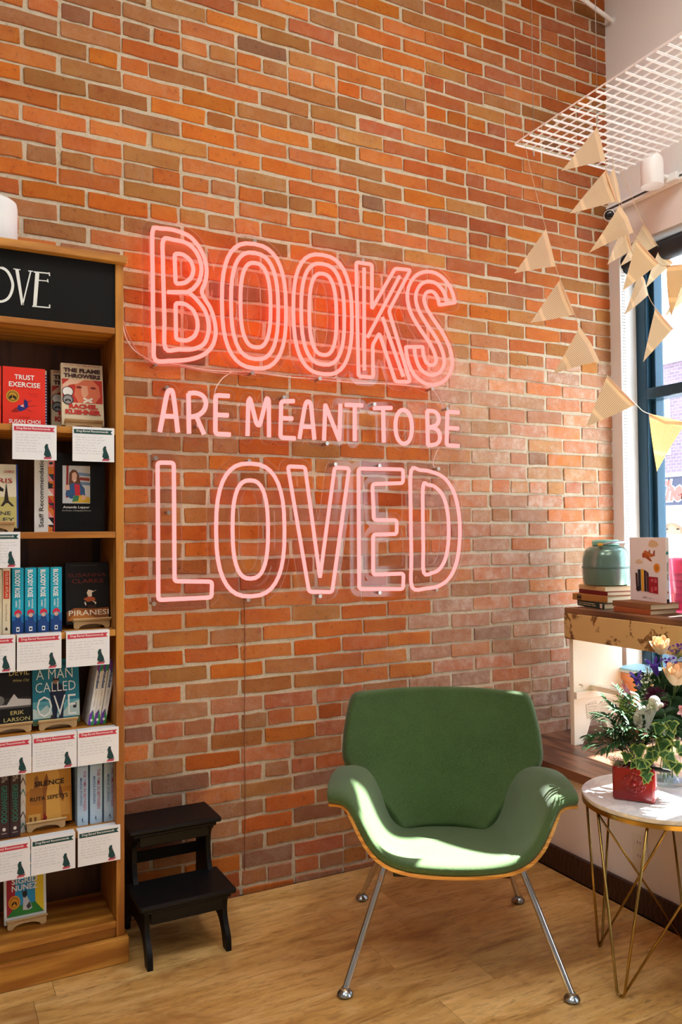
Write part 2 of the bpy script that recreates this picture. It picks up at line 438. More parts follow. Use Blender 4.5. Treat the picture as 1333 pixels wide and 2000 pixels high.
# ---- window wall
def plaster(name, rgb):
    m = mat(name, rgb, 0.75, spec=0.2); t = NT(m)
    p = t.new('ShaderNodeNewGeometry').outputs['Position']
    t.bump(t.noise(p, 180.0, 4, 0.6), 0.12, 0.003)
    return m
M_WALL = plaster('wall_paint_white', (238, 234, 232))
M_TRIMW = mat('trim_white', (236, 236, 234), 0.45)
WY0, WY1, WZ0, WZ1 = -0.068, -1.30, 0.47, 2.80           # the window's opening
W2A, W2B = -2.30, -3.60                                    # an added window out of view, for more daylight
w = MB()
w.bx(XW, XW + .20, 0.0, WY0, 0, ZT); w.bx(XW, XW + .20, WY0, -6.6, WZ1, ZT); w.bx(XW, XW + .20, WY1, W2A, 0, WZ1)
w.bx(XW, XW + .20, WY0, -6.6, -.05, WZ0); w.bx(XW, XW + .20, W2B, -6.6, WZ0, WZ1)
tag(w.build('wall_right', M_WALL), 'smooth white painted window wall', kind='structure')
tag(MB().bx(-3.6, XW + .20, -6.6, .25, ZT, ZT + .1).build('ceiling', mat('ceiling_paint', (228, 232, 236), .8)), 'plain white ceiling', kind='structure')
tag(MB().bx(-3.7, -3.6, -6.6, .25, -.05, ZT).build('wall_left', mat('wall_paint_far', (196, 204, 212), .8)), 'plain pale side wall', kind='structure')
tag(MB().bx(-3.6, XW + .20, -6.7, -6.6, -.05, ZT).build('wall_front', mat('wall_paint_far')), 'plain pale wall opposite the bricks', kind='structure')
# low wall below the window seat, with its dark baseboard
tag(MB().bx(2.335, 2.42, 0.0, -4.6, -.01, .394).build('wall_seat', M_WALL), 'low white wall under the window seat', kind='structure')
tag(MB().bx(2.316, 2.335, 0.0, -4.6, 0.0, .094).build('baseboard_right', wood('baseboard_dark', (62, 34, 26), (34, 18, 14), (2, 20, 20), .4), bevel=.004), 'dark brown baseboard under the window seat', kind='structure')

def walnut():
    m = wood('walnut_seat', (134, 92, 68), (84, 52, 38), (14, 1.2, 14), .34, 5.0)
    return m
ws = thing('window_counter', 'dark walnut window seat top running below the shop window', 'window seat', (2.308, -2.0, .394))
xs = [2.308, 2.49, 2.67, 2.85, 3.03, 3.21]
for i in range(5):
    MB().bx(xs[i] + .0008, xs[i + 1] - .0008, -.004, -4.6, .395, .433).build('plank', walnut(), ws, bevel=.0015)

# ---- window
M_FRAME = mat('window_frame_dark', (34, 66, 84), 0.25, 0.4)
M_PANE = thin_glass('window_glass', (0.93, 0.97, 1.0))
def window(name, y0, y1, label):
    x = XW + .10
    wo = bpy.data.objects.new(name, None); COL.objects.link(wo); wo.location = (x, (y0 + y1) / 2, WZ0); tag(wo, label, kind='structure')
    fr = [('stile', x, x + .09, y0, y0 - .075), ('stile', x, x + .09, y1, y1 + .075)]
    for n_, a, b, c, d in fr: MB().bx(a, b, c, d, WZ0, WZ1).build('stile', M_FRAME, wo, bevel=.006)
    MB().bx(x + .03, x + .09, y0 - .075, y0 - .10, WZ0, WZ1).build('glazing_bead', M_FRAME, wo, bevel=.004)
    MB().bx(x, x + .09, y0 - .075, y1 + .075, WZ1 - .05, WZ1).build('head_rail', M_FRAME, wo, bevel=.006)
    MB().bx(x, x + .09, y0 - .075, y1 + .075, WZ0, WZ0 + .07).build('bottom_rail', M_FRAME, wo, bevel=.006)
    MB().bx(x - .01, x + .09, y0 - .075, y1 + .075, 2.035, 2.09).build('transom', M_FRAME, wo, bevel=.006)
    MB().bx(x + .055, x + .061, y0 - .09, y1 + .07, WZ0 + .06, 2.04).build('pane', M_PANE, wo)
    MB().bx(x + .055, x + .061, y0 - .09, y1 + .07, 2.085, WZ1 - .045).build('pane', M_PANE, wo)
    return wo
window('window_1', WY0, WY1, 'dark framed shop window with a transom bar beside the brick wall')
window('added_window', W2A, W2B, 'added dark framed window further along the wall, lets in daylight')
tag(MB().bx(XW - .006, XW + .1, WY0 - .001, WY0 - .012, WZ0, WZ1).build('trim_1', M_TRIMW), 'white window reveal trim', kind='structure')
tag(MB().bx(XW + .0, XW + .1, WY0 - .012, WY1, WZ0 - .037, WZ0 - .0).build('trim_2', M_TRIMW), 'white sill trim below the window', kind='structure')

# ================================================================ neon signs
YT, YA = -0.062, -0.046                                   # the tubes' and the acrylic's distance from the bricks
def emit(name, rgb):
    m = bpy.data.materials.new(name); m.use_nodes = True; t = NT(m); t.n.remove(t.b)
    e = t.new('ShaderNodeEmission'); e.inputs[0].default_value = rgb + (1,); e.inputs[1].default_value = 1.0
    t.link(e.outputs[0], t.n['Material Output'].inputs['Surface']); MATS[name] = m; return m
M_NEON = emit('neon_glow_coral', (3.9, 0.50, 0.43)); M_NEON2 = emit('neon_glow_rose', (1.8, 0.56, 0.53))
M_ACRY = thin_glass('clear_acrylic', (0.955, 0.95, 0.955), .5, .022, .06)
def edge_mat():  # white mixed into the cut edges for the light they catch
    m = bpy.data.materials.new('acrylic_cut_edge'); m.use_nodes = True; t = NT(m); t.n.remove(t.b)
    tr = t.new('ShaderNodeBsdfTransparent'); df = t.new('ShaderNodeBsdfDiffuse'); df.inputs[0].default_value = (.9, .9, .9, 1); mx = t.new('ShaderNodeMixShader'); mx.inputs[0].default_value = .5
    t.link(tr.outputs[0], mx.inputs[1]); t.link(df.outputs[0], mx.inputs[2]); t.link(mx.outputs[0], t.n['Material Output'].inputs['Surface']); return m
M_EDGE = edge_mat()
M_CHROME = mat('chrome', (205, 205, 205), 0.12, 1.0); M_STEEL = mat('steel_standoff', (190, 186, 180), 0.3, 1.0)
K5 = 660 / 1333.0
def z5(x, y): return PY(260 + x * K5, 420 + y * K5, YT)
def z6(x, y): return PY(260 + x * K5, 740 + y * K5, YT)
def sm(Z, pts, closed=True, n=4): return catmull([Z(*p) for p in pts], n, closed), closed
def pg(Z, pts, closed=True, r=.012): return rounded([Z(*p) for p in pts], r, 3, closed), closed
def ell(Z, T, Rr, B, L, cx, n=36, p=2.6):
    """a tall rounded O given by its top, right, bottom and left in the picture, drawn as a superellipse on the sign's own plane"""
    t, r, b, l = Z(*T), Z(*Rr), Z(*B), Z(*L)
    cxw = (r.x + l.x) / 2; czw = (t.z + b.z) / 2; hw = (r.x - l.x) / 2; hh = (t.z - b.z) / 2
    out = []
    for i in range(n):
        a = 2 * math.pi * i / n; c, s_ = math.cos(a), math.sin(a)
        out.append(Vector((cxw + hw * math.copysign(abs(c) ** (2 / p), c), YT, czw + hh * math.copysign(abs(s_) ** (2 / p), s_))))
    return out, True
def offset_path(P, d):
    out = []
    for i in range(len(P)):
        a = P[max(0, i - 1)]; b = P[min(len(P) - 1, i + 1)]; t = (b - a).normalized()
        out.append(P[i] + Vector((-t.z, 0, t.x)) * d)
    return out
WORDS = {}
B1 = [sm(z5, [(80, 56), (110, 53), (165, 60), (228, 88), (272, 146), (290, 208), (286, 262), (272, 300), (283, 330), (306, 368), (322, 420), (326, 470), (312, 518), (276, 552), (220, 570), (150, 575), (88, 571), (82, 500), (79, 400), (78, 250), (76, 120)]),
      sm(z5, [(120, 98), (160, 98), (214, 112), (252, 150), (270, 206), (262, 258), (238, 290), (222, 304), (250, 332), (284, 378), (298, 430), (294, 478), (276, 512), (234, 529), (180, 530), (128, 526), (124, 420), (121, 300), (118, 180)]),
      sm(z5, [(136, 304), (180, 304), (222, 304)], False),
      pg(z5, [(164, 152), (196, 154), (226, 176), (240, 212), (232, 246), (206, 268), (168, 272)]),
      pg(z5, [(168, 347), (206, 350), (238, 374), (254, 412), (256, 446), (244, 478), (214, 496), (170, 491)])]
O1 = [ell(z5, (477, 114), (604, 360), (487, 605), (351, 355), 0), ell(z5, (478, 149), (573, 358), (482, 568), (387, 355), 0), ell(z5, (482, 189), (543, 358), (484, 522), (424, 352), 0)]
O2 = [ell(z5, (740, 156), (864, 400), (754, 628), (633, 385), 0), ell(z5, (744, 192), (834, 395), (752, 590), (664, 385), 0), ell(z5, (747, 231), (803, 392), (750, 552), (696, 388), 0)]
K1 = [pg(z5, [(881, 186), (943, 195), (943, 370), (1034, 211), (1095, 217), (1010, 378), (1094, 658), (1036, 657), (972, 466), (946, 512), (948, 641), (890, 636)]),
      pg(z5, [(912, 209), (913, 612)], False), pg(z5, [(1052, 242), (926, 482)], False), pg(z5, [(984, 402), (1067, 638)], False)]
sc_ = catmull([z5(*p) for p in [(1240, 350), (1228, 306), (1200, 272), (1166, 262), (1134, 276), (1116, 318), (1126, 372), (1158, 428), (1196, 484), (1222, 540), (1228, 588), (1206, 624), (1168, 630), (1134, 606), (1116, 562), (1110, 520)]], 3)
so_ = offset_path(sc_, .043); si_ = offset_path(sc_, -.043)
S1 = [(sc_, False), (rounded(so_ + si_[::-1], .004, 2), True)]
WORDS['BOOKS'] = (B1 + O1 + O2 + K1 + S1, .0080, M_NEON, .034)
WORDS['ARE'] = ([sm(z5, [(106, 855), (118, 790), (130, 725), (138, 698), (148, 691), (156, 698), (162, 730), (170, 795), (177, 858)], False), pg(z5, [(118, 793), (169, 795)], False),
    pg(z5, [(221, 862), (219, 704)], False), sm(z5, [(219, 704), (248, 702), (276, 714), (288, 740), (280, 770), (256, 790), (224, 797)], False), pg(z5, [(250, 794), (281, 866)], False),
    pg(z5, [(380, 714), (326, 711), (325, 863), (384, 866)], False), pg(z5, [(326, 788), (376, 790)], False)], .0090, M_NEON2, .028)
WORDS['MEANT'] = ([pg(z5, [(452, 871), (455, 735), (462, 722), (488, 826), (500, 830), (528, 722), (536, 728), (537, 876)], False, .01),
    pg(z5, [(636, 734), (585, 735), (582, 878), (640, 881)], False), pg(z5, [(583, 801), (630, 803)], False),
    sm(z5, [(657, 882), (668, 815), (680, 750), (691, 736), (702, 750), (709, 815), (716, 886)], False), pg(z5, [(668, 834), (711, 836)], False),
    pg(z5, [(754, 889), (759, 748), (814, 888), (819, 745)], False, .008), pg(z5, [(838, 749), (906, 751)], False), pg(z5, [(875, 752), (875, 891)], False)], .0090, M_NEON2, .028)
WORDS['TO'] = ([pg(z5, [(950, 762), (1021, 761)], False), pg(z5, [(987, 763), (990, 897)], False), ell(z5, (1068, 769), (1101, 836), (1068, 902), (1036, 834), 0, 24, 2.2)], .0090, M_NEON2, .028)
WORDS['BE'] = ([pg(z5, [(1161, 772), (1164, 908)], False), sm(z5, [(1161, 772), (1192, 776), (1207, 800), (1198, 828), (1166, 838)], False), sm(z5, [(1166, 838), (1200, 846), (1212, 876), (1200, 902), (1165, 909)], False),
    pg(z5, [(1286, 779), (1241, 776), (1238, 908), (1286, 911)], False), pg(z5, [(1241, 840), (1284, 842)], False)], .0090, M_NEON2, .028)
WORDS['LOVED'] = ([pg(z6, [(97, 330), (161, 331), (164, 798), (312, 800), (310, 862), (100, 872)]),
    ell(z6, (466, 334), (598, 600), (462, 858), (328, 590), 0), ell(z6, (458, 400), (533, 595), (463, 788), (393, 590), 0),
    pg(z6, [(611, 345), (679, 348), (738, 784), (796, 350), (853, 353), (786, 841), (695, 840)]),
    pg(z6, [(890, 354), (1066, 357), (1066, 411), (945, 415), (951, 557), (1041, 557), (1041, 612), (948, 614), (948, 772), (1068, 768), (1066, 829), (893, 829)]),
    sm(z6, [(1098, 362), (1135, 360), (1176, 366), (1228, 390), (1266, 446), (1286, 530), (1290, 620), (1280, 712), (1254, 778), (1212, 815), (1160, 826), (1102, 822), (1099, 700), (1096, 500)]),
    sm(z6, [(1146, 419), (1165, 418), (1192, 426), (1224, 462), (1242, 530), (1246, 620), (1236, 700), (1212, 748), (1182, 765), (1148, 764), (1146, 660), (1144, 520)])], .0080, M_NEON2, .033)

import numpy as np
def contours(paths, thr, step=.005):
    """outlines of everything nearer than thr to the tubes: the cut-out shape of a word's backing board"""
    pts = []
    for P, cl in paths:
        Q = P + ([P[0]] if cl else [])
        for a, b in zip(Q, Q[1:]):
            k = max(1, int((b - a).length / .006))
            pts += [(a.x + (b.x - a.x) * i / k, a.z + (b.z - a.z) * i / k) for i in range(k + 1)]
    pts = np.array(pts)
    x0, z0 = pts.min(0) - thr - 2 * step; x1, z1 = pts.max(0) + thr + 2 * step
    nx, nz = int((x1 - x0) / step) + 1, int((z1 - z0) / step) + 1
    gx = x0 + np.arange(nx) * step; gz = z0 + np.arange(nz) * step
    Dm = np.full((nx, nz), 9.0)
    for px_, pz_ in pts:
        i0 = max(0, int((px_ - thr * 1.5 - x0) / step)); i1 = min(nx, int((px_ + thr * 1.5 - x0) / step) + 2)
        j0 = max(0, int((pz_ - thr * 1.5 - z0) / step)); j1 = min(nz, int((pz_ + thr * 1.5 - z0) / step) + 2)
        d = np.hypot(gx[i0:i1, None] - px_, gz[None, j0:j1] - pz_); Dm[i0:i1, j0:j1] = np.minimum(Dm[i0:i1, j0:j1], d)
    Dm = np.minimum(Dm, thr * 1.5)
    seg = {}
    def ip(a, b):
        (i, j), (k, l) = a, b; f0, f1 = Dm[i, j] - thr, Dm[k, l] - thr; t = f0 / (f0 - f1)
        return (gx[i] + (gx[k] - gx[i]) * t, gz[j] + (gz[l] - gz[j]) * t)
    ins = Dm < thr; nxt = {}; pos = {}
    for i in range(nx - 1):
        for j in range(nz - 1):
            c = [(i, j), (i + 1, j), (i + 1, j + 1), (i, j + 1)]; s_ = [bool(ins[q]) for q in c]
            if all(s_) or not any(s_): continue
            cr = []
            for k in range(4):
                a, b = c[k], c[(k + 1) % 4]
                if ins[a] != ins[b]:
                    key = (min(a, b), max(a, b)); pos[key] = ip(a, b); cr.append((key, bool(ins[a])))
            outs = [q for q, e in cr if e]; inn = [q for q, e in cr if not e]
            for a, b in zip(outs, inn): nxt.setdefault(a, []).append(b)
    loops = []
    while nxt:
        st = next(iter(nxt)); cur = st; loop = []
        while cur in nxt:
            loop.append(pos[cur]); l = nxt[cur]; n_ = l.pop()
            if not l: del nxt[cur]
            cur = n_
        if len(loop) > 14: loops.append(loop[::2])
    return loops
def board(loops, parent):
    cu = bpy.data.curves.new('backing', 'CURVE'); cu.dimensions = '2D'; cu.fill_mode = 'BOTH'; cu.extrude = .0025
    for l in loops:
        sp = cu.splines.new('POLY'); sp.points.add(len(l) - 1); sp.use_cyclic_u = True
        for q, (x, z) in zip(sp.points, l): q.co = (x, z, 0, 1)
    ob = bpy.data.objects.new('backing', cu); me = ob.to_mesh()
    b = MB().add([(v.co.x, YA - v.co.z, v.co.z * 0 + v.co.y) for v in me.vertices], [tuple(p.vertices) for p in me.polygons])
    ob.to_mesh_clear(); bpy.data.objects.remove(ob); bpy.data.curves.remove(cu)
    o = b.build('acrylic_backing', [M_ACRY, M_EDGE], parent)
    for q in o.data.polygons:
        if abs(q.normal.y) < .5: q.material_index = 1
    return o
PINS = {'BOOKS': [z5(82, 46), z5(92, 588), z5(474, 620), z5(741, 644), z5(1186, 684), z5(484, 100), z5(912, 176)], 'ARE': [z5(137, 680), z5(258, 830)], 'MEANT': [z5(600, 718), z5(770, 900)], 'TO': [z5(957, 745)], 'BE': [z5(1246, 764)],
        'LOVED': [z6(92, 312), z6(85, 888), z6(462, 322), z6(458, 872), z6(803, 336), z6(742, 858), z6(977, 342), z6(978, 844), z6(1210, 354), z6(1204, 832), z6(144, 527)]}
LAB = {'BOOKS': 'large coral pink neon word BOOKS with triple tube outlines', 'ARE': 'small pink neon word ARE at the start of the middle line', 'MEANT': 'small pink neon word MEANT in the middle line',
       'TO': 'small pink neon word TO in the middle line', 'BE': 'small pink neon word BE ending the middle line', 'LOVED': 'large pale pink neon word LOVED below the small words'}
for wname, (paths, rad, m, thr) in WORDS.items():
    xs_ = [p.x for P, _ in paths for p in P]; zs_ = [p.z for P, _ in paths for p in P]
    T = thing('neon_sign', LAB[wname], 'neon sign', ((min(xs_) + max(xs_)) / 2, 0, min(zs_)), group='neon words on the brick wall')
    for P, cl in paths:
        MB().tube(P, rad, 8, cl, up=(0, 1, 0)).build('neon_tube', m, T, smooth=True)
    board(contours(paths, thr), T)
    for p in PINS[wname]:
        b = MB().cyl((p.x, -.0095, p.z), (p.x, YA - .007, p.z), .006, n=10); b.cyl((p.x, YA - .007, p.z), (p.x, YA - .010, p.z), .008, n=10)
        b.build('standoff', M_STEEL, T, smooth='auto')
M_CORD = mat('clear_cord', (226, 205, 196), 0.35); M_CORDP = mat('pink_cord', (206, 140, 128), .4)
def cord(pts, r, m, label, y=-.022):
    q = [PY(u, v, y if len(e) == 0 else e[0]) for u, v, *e in pts]
    return tag(MB().tube(catmull(q, 6), r, 6).build('power_cord', m, None, smooth=True), label, 'cord')
cord([(238, 622), (246, 660), (262, 684), (286, 700), (300, 707), (340, 711), (400, 722), (452, 726), (500, 728), (560, 736), (626, 741), (700, 748), (760, 750), (822, 756)], .0028, M_CORD, 'clear power cord sagging along under the neon word BOOKS')
cord([(238, 616), (250, 655), (272, 690), (302, 712), (350, 716), (420, 728), (500, 732)], .0026, M_CORDP, 'pale pink cord leaving the bookcase towards the neon word BOOKS')
cord([(452, 727), (434, 740), (422, 758), (418, 775)], .0022, M_CORD, 'thin cord hooking down from BOOKS to the word ARE')
cord([(846, 760), (858, 780), (868, 800), (874, 812)], .0022, M_CORD, 'thin cord dropping from BOOKS to the word BE')
cord([(858, 872), (850, 890), (846, 905), (852, 918)], .0022, M_CORD, 'thin cord dropping from BE to the word LOVED')
cord([(478, 1172, -.0085), (479, 1260, -.0085), (478, 1420, -.0085), (479, 1560, -.0085), (478, 1700, -.0085)], .0018, mat('brown_cord', (146, 88, 60), .5), 'thin brown cord running down the bricks below LOVED')

# ================================================================ green lounge chair
def fabric_mat(name, rgb, dark):
    m = mat(name, rgb, 0.9, spec=0.15, sheen=0.22); t = NT(m)
    v = t.coords('Object')
    n = t.noise(v, 420.0, 3, 0.7); n2 = t.noise(v, 9.0, 4, 0.6)
    c = t.ramp(n, [(0.32, lin(dark)), (0.62, lin(rgb))])
    t.base(t.mix(t.ramp(n2, [(0.3, G(0)), (0.8, G(0.25))]), c, lin((96, 126, 76))))
    t.bump(n, 0.5, 0.0025)
    return m
M_GREEN = fabric_mat('green_wool', (80, 103, 60), (44, 65, 35))
M_PLY = wood('plywood_edge', (222, 168, 84), (182, 122, 50), (3, 3, 90), .4, 8.0)
CHAIR = thing('lounge_chair', 'green upholstered lounge chair with flared arms and chrome legs', 'chair', (1.588, -.699, 0), math.atan2(-.339, .573))
def curve_at(pts, s):
    s = max(0.0, min(1.0, s)) * (len(pts) - 1); i = min(int(s), len(pts) - 2); t = s - i
    g = lambda k: Vector(pts[max(0, min(len(pts) - 1, k))])
    a, b, c, d = g(i - 1), g(i), g(i + 1), g(i + 2)
    return 0.5 * ((2 * b) + (c - a) * t + (2 * a - 5 * b + 4 * c - d) * t * t + (3 * b - a - 3 * c + d) * t ** 3)
# half curves from the seat's middle out to the arm's tip: (u, v, w)
FRONT = [(0, -.345, .402), (.08, -.343, .404), (.15, -.338, .412), (.200, -.328, .428), (.236, -.316, .456), (.262, -.302, .492), (.286, -.288, .530), (.314, -.272, .560), (.350, -.255, .573), (.392, -.240, .572)]
MID = [(0, -.08, .352), (.08, -.08, .354), (.15, -.08, .362), (.196, -.08, .384), (.228, -.078, .430), (.250, -.072, .486), (.272, -.062, .540), (.304, -.052, .575), (.346, -.045, .586), (.392, -.040, .578)]
BACK = [(0, .225, .322), (.08, .22, .324), (.14, .208, .333), (.182, .195, .362), (.205, .182, .410), (.224, .168, .462), (.246, .152, .512), (.276, .138, .548), (.318, .125, .562), (.366, .118, .556)]
def seat_pt(s, t):
    sg = -1 if s < .5 else 1; a = abs(s - .5) * 2
    f, m, b = curve_at(FRONT, a), curve_at(MID, a), curve_at(BACK, a)
    p = b * (1 - t) ** 2 + (m * 2 - (f + b) * .5) * (2 * t * (1 - t)) + f * t * t
    if t > .9: p.z -= .010 * ((t - .9) / .1) ** 2
    return Vector((p.x * sg, p.y, p.z))
def normals_of(fn, s, t, e=.01):
    a = fn(min(1, s + e), t) - fn(max(0, s - e), t); b = fn(s, min(1, t + e)) - fn(s, max(0, t - e))
    n = a.cross(b)
    return n.normalized() if n.length > 1e-9 else Vector((0, 0, 1))
def shell_mesh(fn, off, thick, nu, nv, grow=0.0):
    """a closed sheet of even thickness following the surface fn, off below it"""
    b = MB(); top, bot = [], []
    for j in range(nv + 1):
        for i in range(nu + 1):
            s, t = i / nu, j / nv; n = normals_of(fn, s, t)
            if n.z < 0 and abs(n.z) > .05: n = -n
            p = fn(s, t); top.append(p + n * off); bot.append(p + n * (off - thick))
    V = lambda i, j: j * (nu + 1) + i; N = len(top)
    fs = [(V(i, j), V(i + 1, j), V(i + 1, j + 1), V(i, j + 1)) for j in range(nv) for i in range(nu)]
    fs += [tuple(q + N for q in reversed(f)) for f in fs]
    rim = [V(i, 0) for i in range(nu)] + [V(nu, j) for j in range(nv)] + [V(i, nv) for i in range(nu, 0, -1)] + [V(0, j) for j in range(nv, 0, -1)]
    fs += [(rim[k], rim[(k + 1) % len(rim)], rim[(k + 1) % len(rim)] + N, rim[k] + N) for k in range(len(rim))]
    return b.add(top + bot, fs)
def seat_in(s, t):   # upholstery stops a little inside the plywood's edge
    return seat_pt(.5 + (s - .5) * 1.0, t)
so = shell_mesh(seat_in, 0.0, .030, 48, 16).build('seat_cushion', M_GREEN, CHAIR, smooth=True, local=True, recalc=True)
sub = so.modifiers.new('smooth', 'SUBSURF'); sub.levels = 1; sub.render_levels = 2
sh = shell_mesh(seat_pt, -.0265, .011, 60, 14).build('plywood_shell', M_PLY, CHAIR, smooth='auto', local=True, recalc=True)
def back_pt(s, t):
    w = .318 + (.800 - .318) * t
    tab = [(.318, .150), (.40, .215), (.47, .285), (.53, .345), (.57, .366), (.66, .360), (.80, .334)]
    for (a, ha), (b_, hb) in zip(tab, tab[1:]):
        if w <= b_ + 1e-6:
            k = (w - a) / (b_ - a); half = ha + (hb - ha) * k; break
    q = (s - .5) * 2
    # rounded upper corners
    cut = 0.0
    if t > .90: half -= .016 * ((t - .90) / .10) ** 2.2
    v = .205 + (w - .318) * .30 - .075 * abs(q) ** 2.2
    return Vector((half * q, v, w - (.010 * q * q if t > .5 else 0) * t))
def back_mesh(off, thick, nu, nv, fit=1.0):
    b = MB(); top, bot = [], []
    for j in range(nv + 1):
        for i in range(nu + 1):
            s, t = .5 + (i / nu - .5) * fit, j / nv * fit; n = normals_of(back_pt, s, t)
            if n.y > 0: n = -n
            p = back_pt(s, t); top.append(p + n * off); bot.append(p + n * (off - thick))
    V = lambda i, j: j * (nu + 1) + i; N = len(top)
    fs = [(V(i, j), V(i + 1, j), V(i + 1, j + 1), V(i, j + 1)) for j in range(nv) for i in range(nu)]
    fs += [tuple(q + N for q in reversed(f)) for f in fs]
    rim = [V(i, 0) for i in range(nu)] + [V(nu, j) for j in range(nv)] + [V(i, nv) for i in range(nu, 0, -1)] + [V(0, j) for j in range(nv, 0, -1)]
    fs += [(rim[k], rim[(k + 1) % len(rim)], rim[(k + 1) % len(rim)] + N, rim[k] + N) for k in range(len(rim))]
    return b.add(top + bot, fs)
bo = back_mesh(.022, .050, 28, 18).build('backrest', M_GREEN, CHAIR, smooth=True, local=True, recalc=True)
sub = bo.modifiers.new('smooth', 'SUBSURF'); sub.levels = 1; sub.render_levels = 2
back_mesh(-.010, .022, 28, 18, .93).build('back_shell', M_PLY, CHAIR, smooth='auto', local=True, recalc=True)
M_UNDER = mat('chair_underframe', (30, 30, 30), .5, .6)
ub = MB(); ub.box((0, -.02, .300), (.34, .05, .018)); ub.box((-.16, -.02, .300), (.05, .30, .018)); ub.box((.16, -.02, .300), (.05, .30, .018))
ub.build('underframe', M_UNDER, CHAIR, local=True, bevel=.004)
for (tx, ty, fx, fy) in ((-.205, -.150, -.333, -.322), (.215, -.150, .338, -.322), (-.185, .12, -.302, .320), (.185, .12, .284, .320)):
    a = Vector((tx, ty, .335)); k = Vector((tx * 1.07, ty * 1.08, .300)); f_ = Vector((fx, fy, .018))
    lg = MB().tube(catmull([a, k, k + (f_ - k) * .15, k + (f_ - k) * .6, f_], 5), .0105, 14).build('leg', M_CHROME, CHAIR, smooth='auto', local=True)
    MB().lathe([(0.0, 0), (.017, 0), (.0235, .005), (.0245, .009), (.021, .015), (.012, .021), (.011, .026), (0, .028)], (fx, fy, 0), 20).build('foot_glide', mat('glide_steel', (170, 178, 184), .22, 1.0), lg, smooth='auto', local=True)

# ================================================================ black step stool
M_BLACKW = mat('black_painted_wood', (9, 9, 10), 0.5, spec=0.25)
SX0, SX1 = .625, .950
ST = thing('step_stool', 'black painted two step wooden stool beside the bookcase', 'step stool', ((SX0 + SX1) / 2, -.23, 0))
def tread(y0, y1, z, nm='tread'):
    b = MB().bx(SX0, SX1, y0, y1, z - .018, z); o = b.build(nm, M_BLACKW, ST, bevel=.006, seg=2)
    MB().bx(SX0 + .015, SX1 - .015, y0 + .012, y1 - .012, z - .032, z - .018).build('cove_moulding', M_BLACKW, o, bevel=.005)
tread(-.235, -.045, .392); tread(-.385, -.175, .200)
def side(x):
    # outline in (y, z): two feet with a scooped gap, curving up past the lower tread to the upper
    fr = catmull([(-.392, 0, 0), (-.388, .045, 0), (-.362, .085, 0), (-.350, .12, 0), (-.356, .16, 0), (-.366, .178, 0)], 5)
    up = catmull([(-.205, .190, 0), (-.185, .225, 0), (-.176, .27, 0), (-.182, .325, 0), (-.212, .355, 0), (-.222, .372, 0)], 5)
    bot = catmull([(-.075, 0, 0), (-.10, .05, 0), (-.16, .085, 0), (-.23, .095, 0), (-.30, .085, 0), (-.335, .05, 0), (-.355, 0, 0)], 5)
    poly = [(p.x, p.y) for p in fr] + [(p.x, p.y) for p in up] + [(-.055, .372), (-.055, .19), (-.05, .10), (-.045, 0)] + [(p.x, p.y) for p in bot]
    b = MB().prism([(x, y, z) for y, z in poly], (.018, 0, 0))
    b.build('side_panel', M_BLACKW, ST, bevel=.003, recalc=True)
side(SX0 + .022); side(SX1 - .040)
for y0, y1, z0, z1 in ((-.212, -.198, .325, .362), (-.365, -.351, .130, .170), (-.082, -.068, .225, .262), (-.082, -.068, .30, .362)):
    MB().bx(SX0 + .040, SX1 - .040, y0, y1, z0, z1).build('rail', M_BLACKW, ST, bevel=.003)

# ================================================================ brass side table
TC = Vector((2.085, -1.16, 0)); TZ, TR = .552, .238
TB = thing('side_table', 'round white marble side table on brass hairpin legs', 'side table', TC)
def marble():
    m = mat('white_marble', (238, 238, 238), 0.16, spec=0.5); t = NT(m); v = t.coords('Object')
    n = t.noise(v, 4.0, 8, 0.6, 1.5)
    t.base(t.ramp(n, [(0.46, lin((240, 240, 240))), (0.5, lin((222, 222, 224))), (0.54, lin((240, 240, 240)))]))
    return m
M_BRASS = mat('brass', (168, 138, 74), 0.26, 1.0)
MB().lathe([(0, TZ - .016), (TR - .002, TZ - .016), (TR, TZ - .013), (TR, TZ - .002), (TR - .003, TZ), (0, TZ)], TC, 64).build('marble_top', marble(), TB, smooth='auto')
MB().lathe([(TR - .012, TZ - .030), (TR + .001, TZ - .030), (TR + .001, TZ - .0165), (TR - .012, TZ - .0165), (TR - .012, TZ - .030)], TC, 64).build('brass_rim', M_BRASS, TB, smooth='auto')
feet = [Vector((1.857, -1.201, 0)), Vector((2.02, -.957, 0)), Vector((2.262, -1.118, 0)), Vector((2.10, -1.364, 0))]
def rimpt(deg): return TC + Vector((math.cos(R(deg)) * (TR - .012), math.sin(R(deg)) * (TR - .012), TZ - .03))
for f_ in feet:
    d = f_ - TC; an = math.degrees(math.atan2(d.y, d.x)); rr = .0042; fz = Vector((0, 0, rr)); rad = d.normalized()
    tan = Vector((-rad.y, rad.x, 0)) * .011
    p0, p1 = rimpt(an - 22), rimpt(an + 22)
    MB().tube([p0] + catmull([p0 + (f_ - tan - p0) * .97, f_ - tan * .7 + fz * 1.6, f_ + fz, f_ + tan * .7 + fz * 1.6, p1 + (f_ + tan - p1) * .97], 4) + [p1], rr, 8).build('hairpin_leg', M_BRASS, TB, smooth=True)
    # a stay from each foot up across to the rim on the far side
    q = rimpt(an + 118)
    MB().tube([f_ + tan * .8 + fz * 2, q], rr * .9, 8).build('cross_brace', M_BRASS, TB, smooth=True)

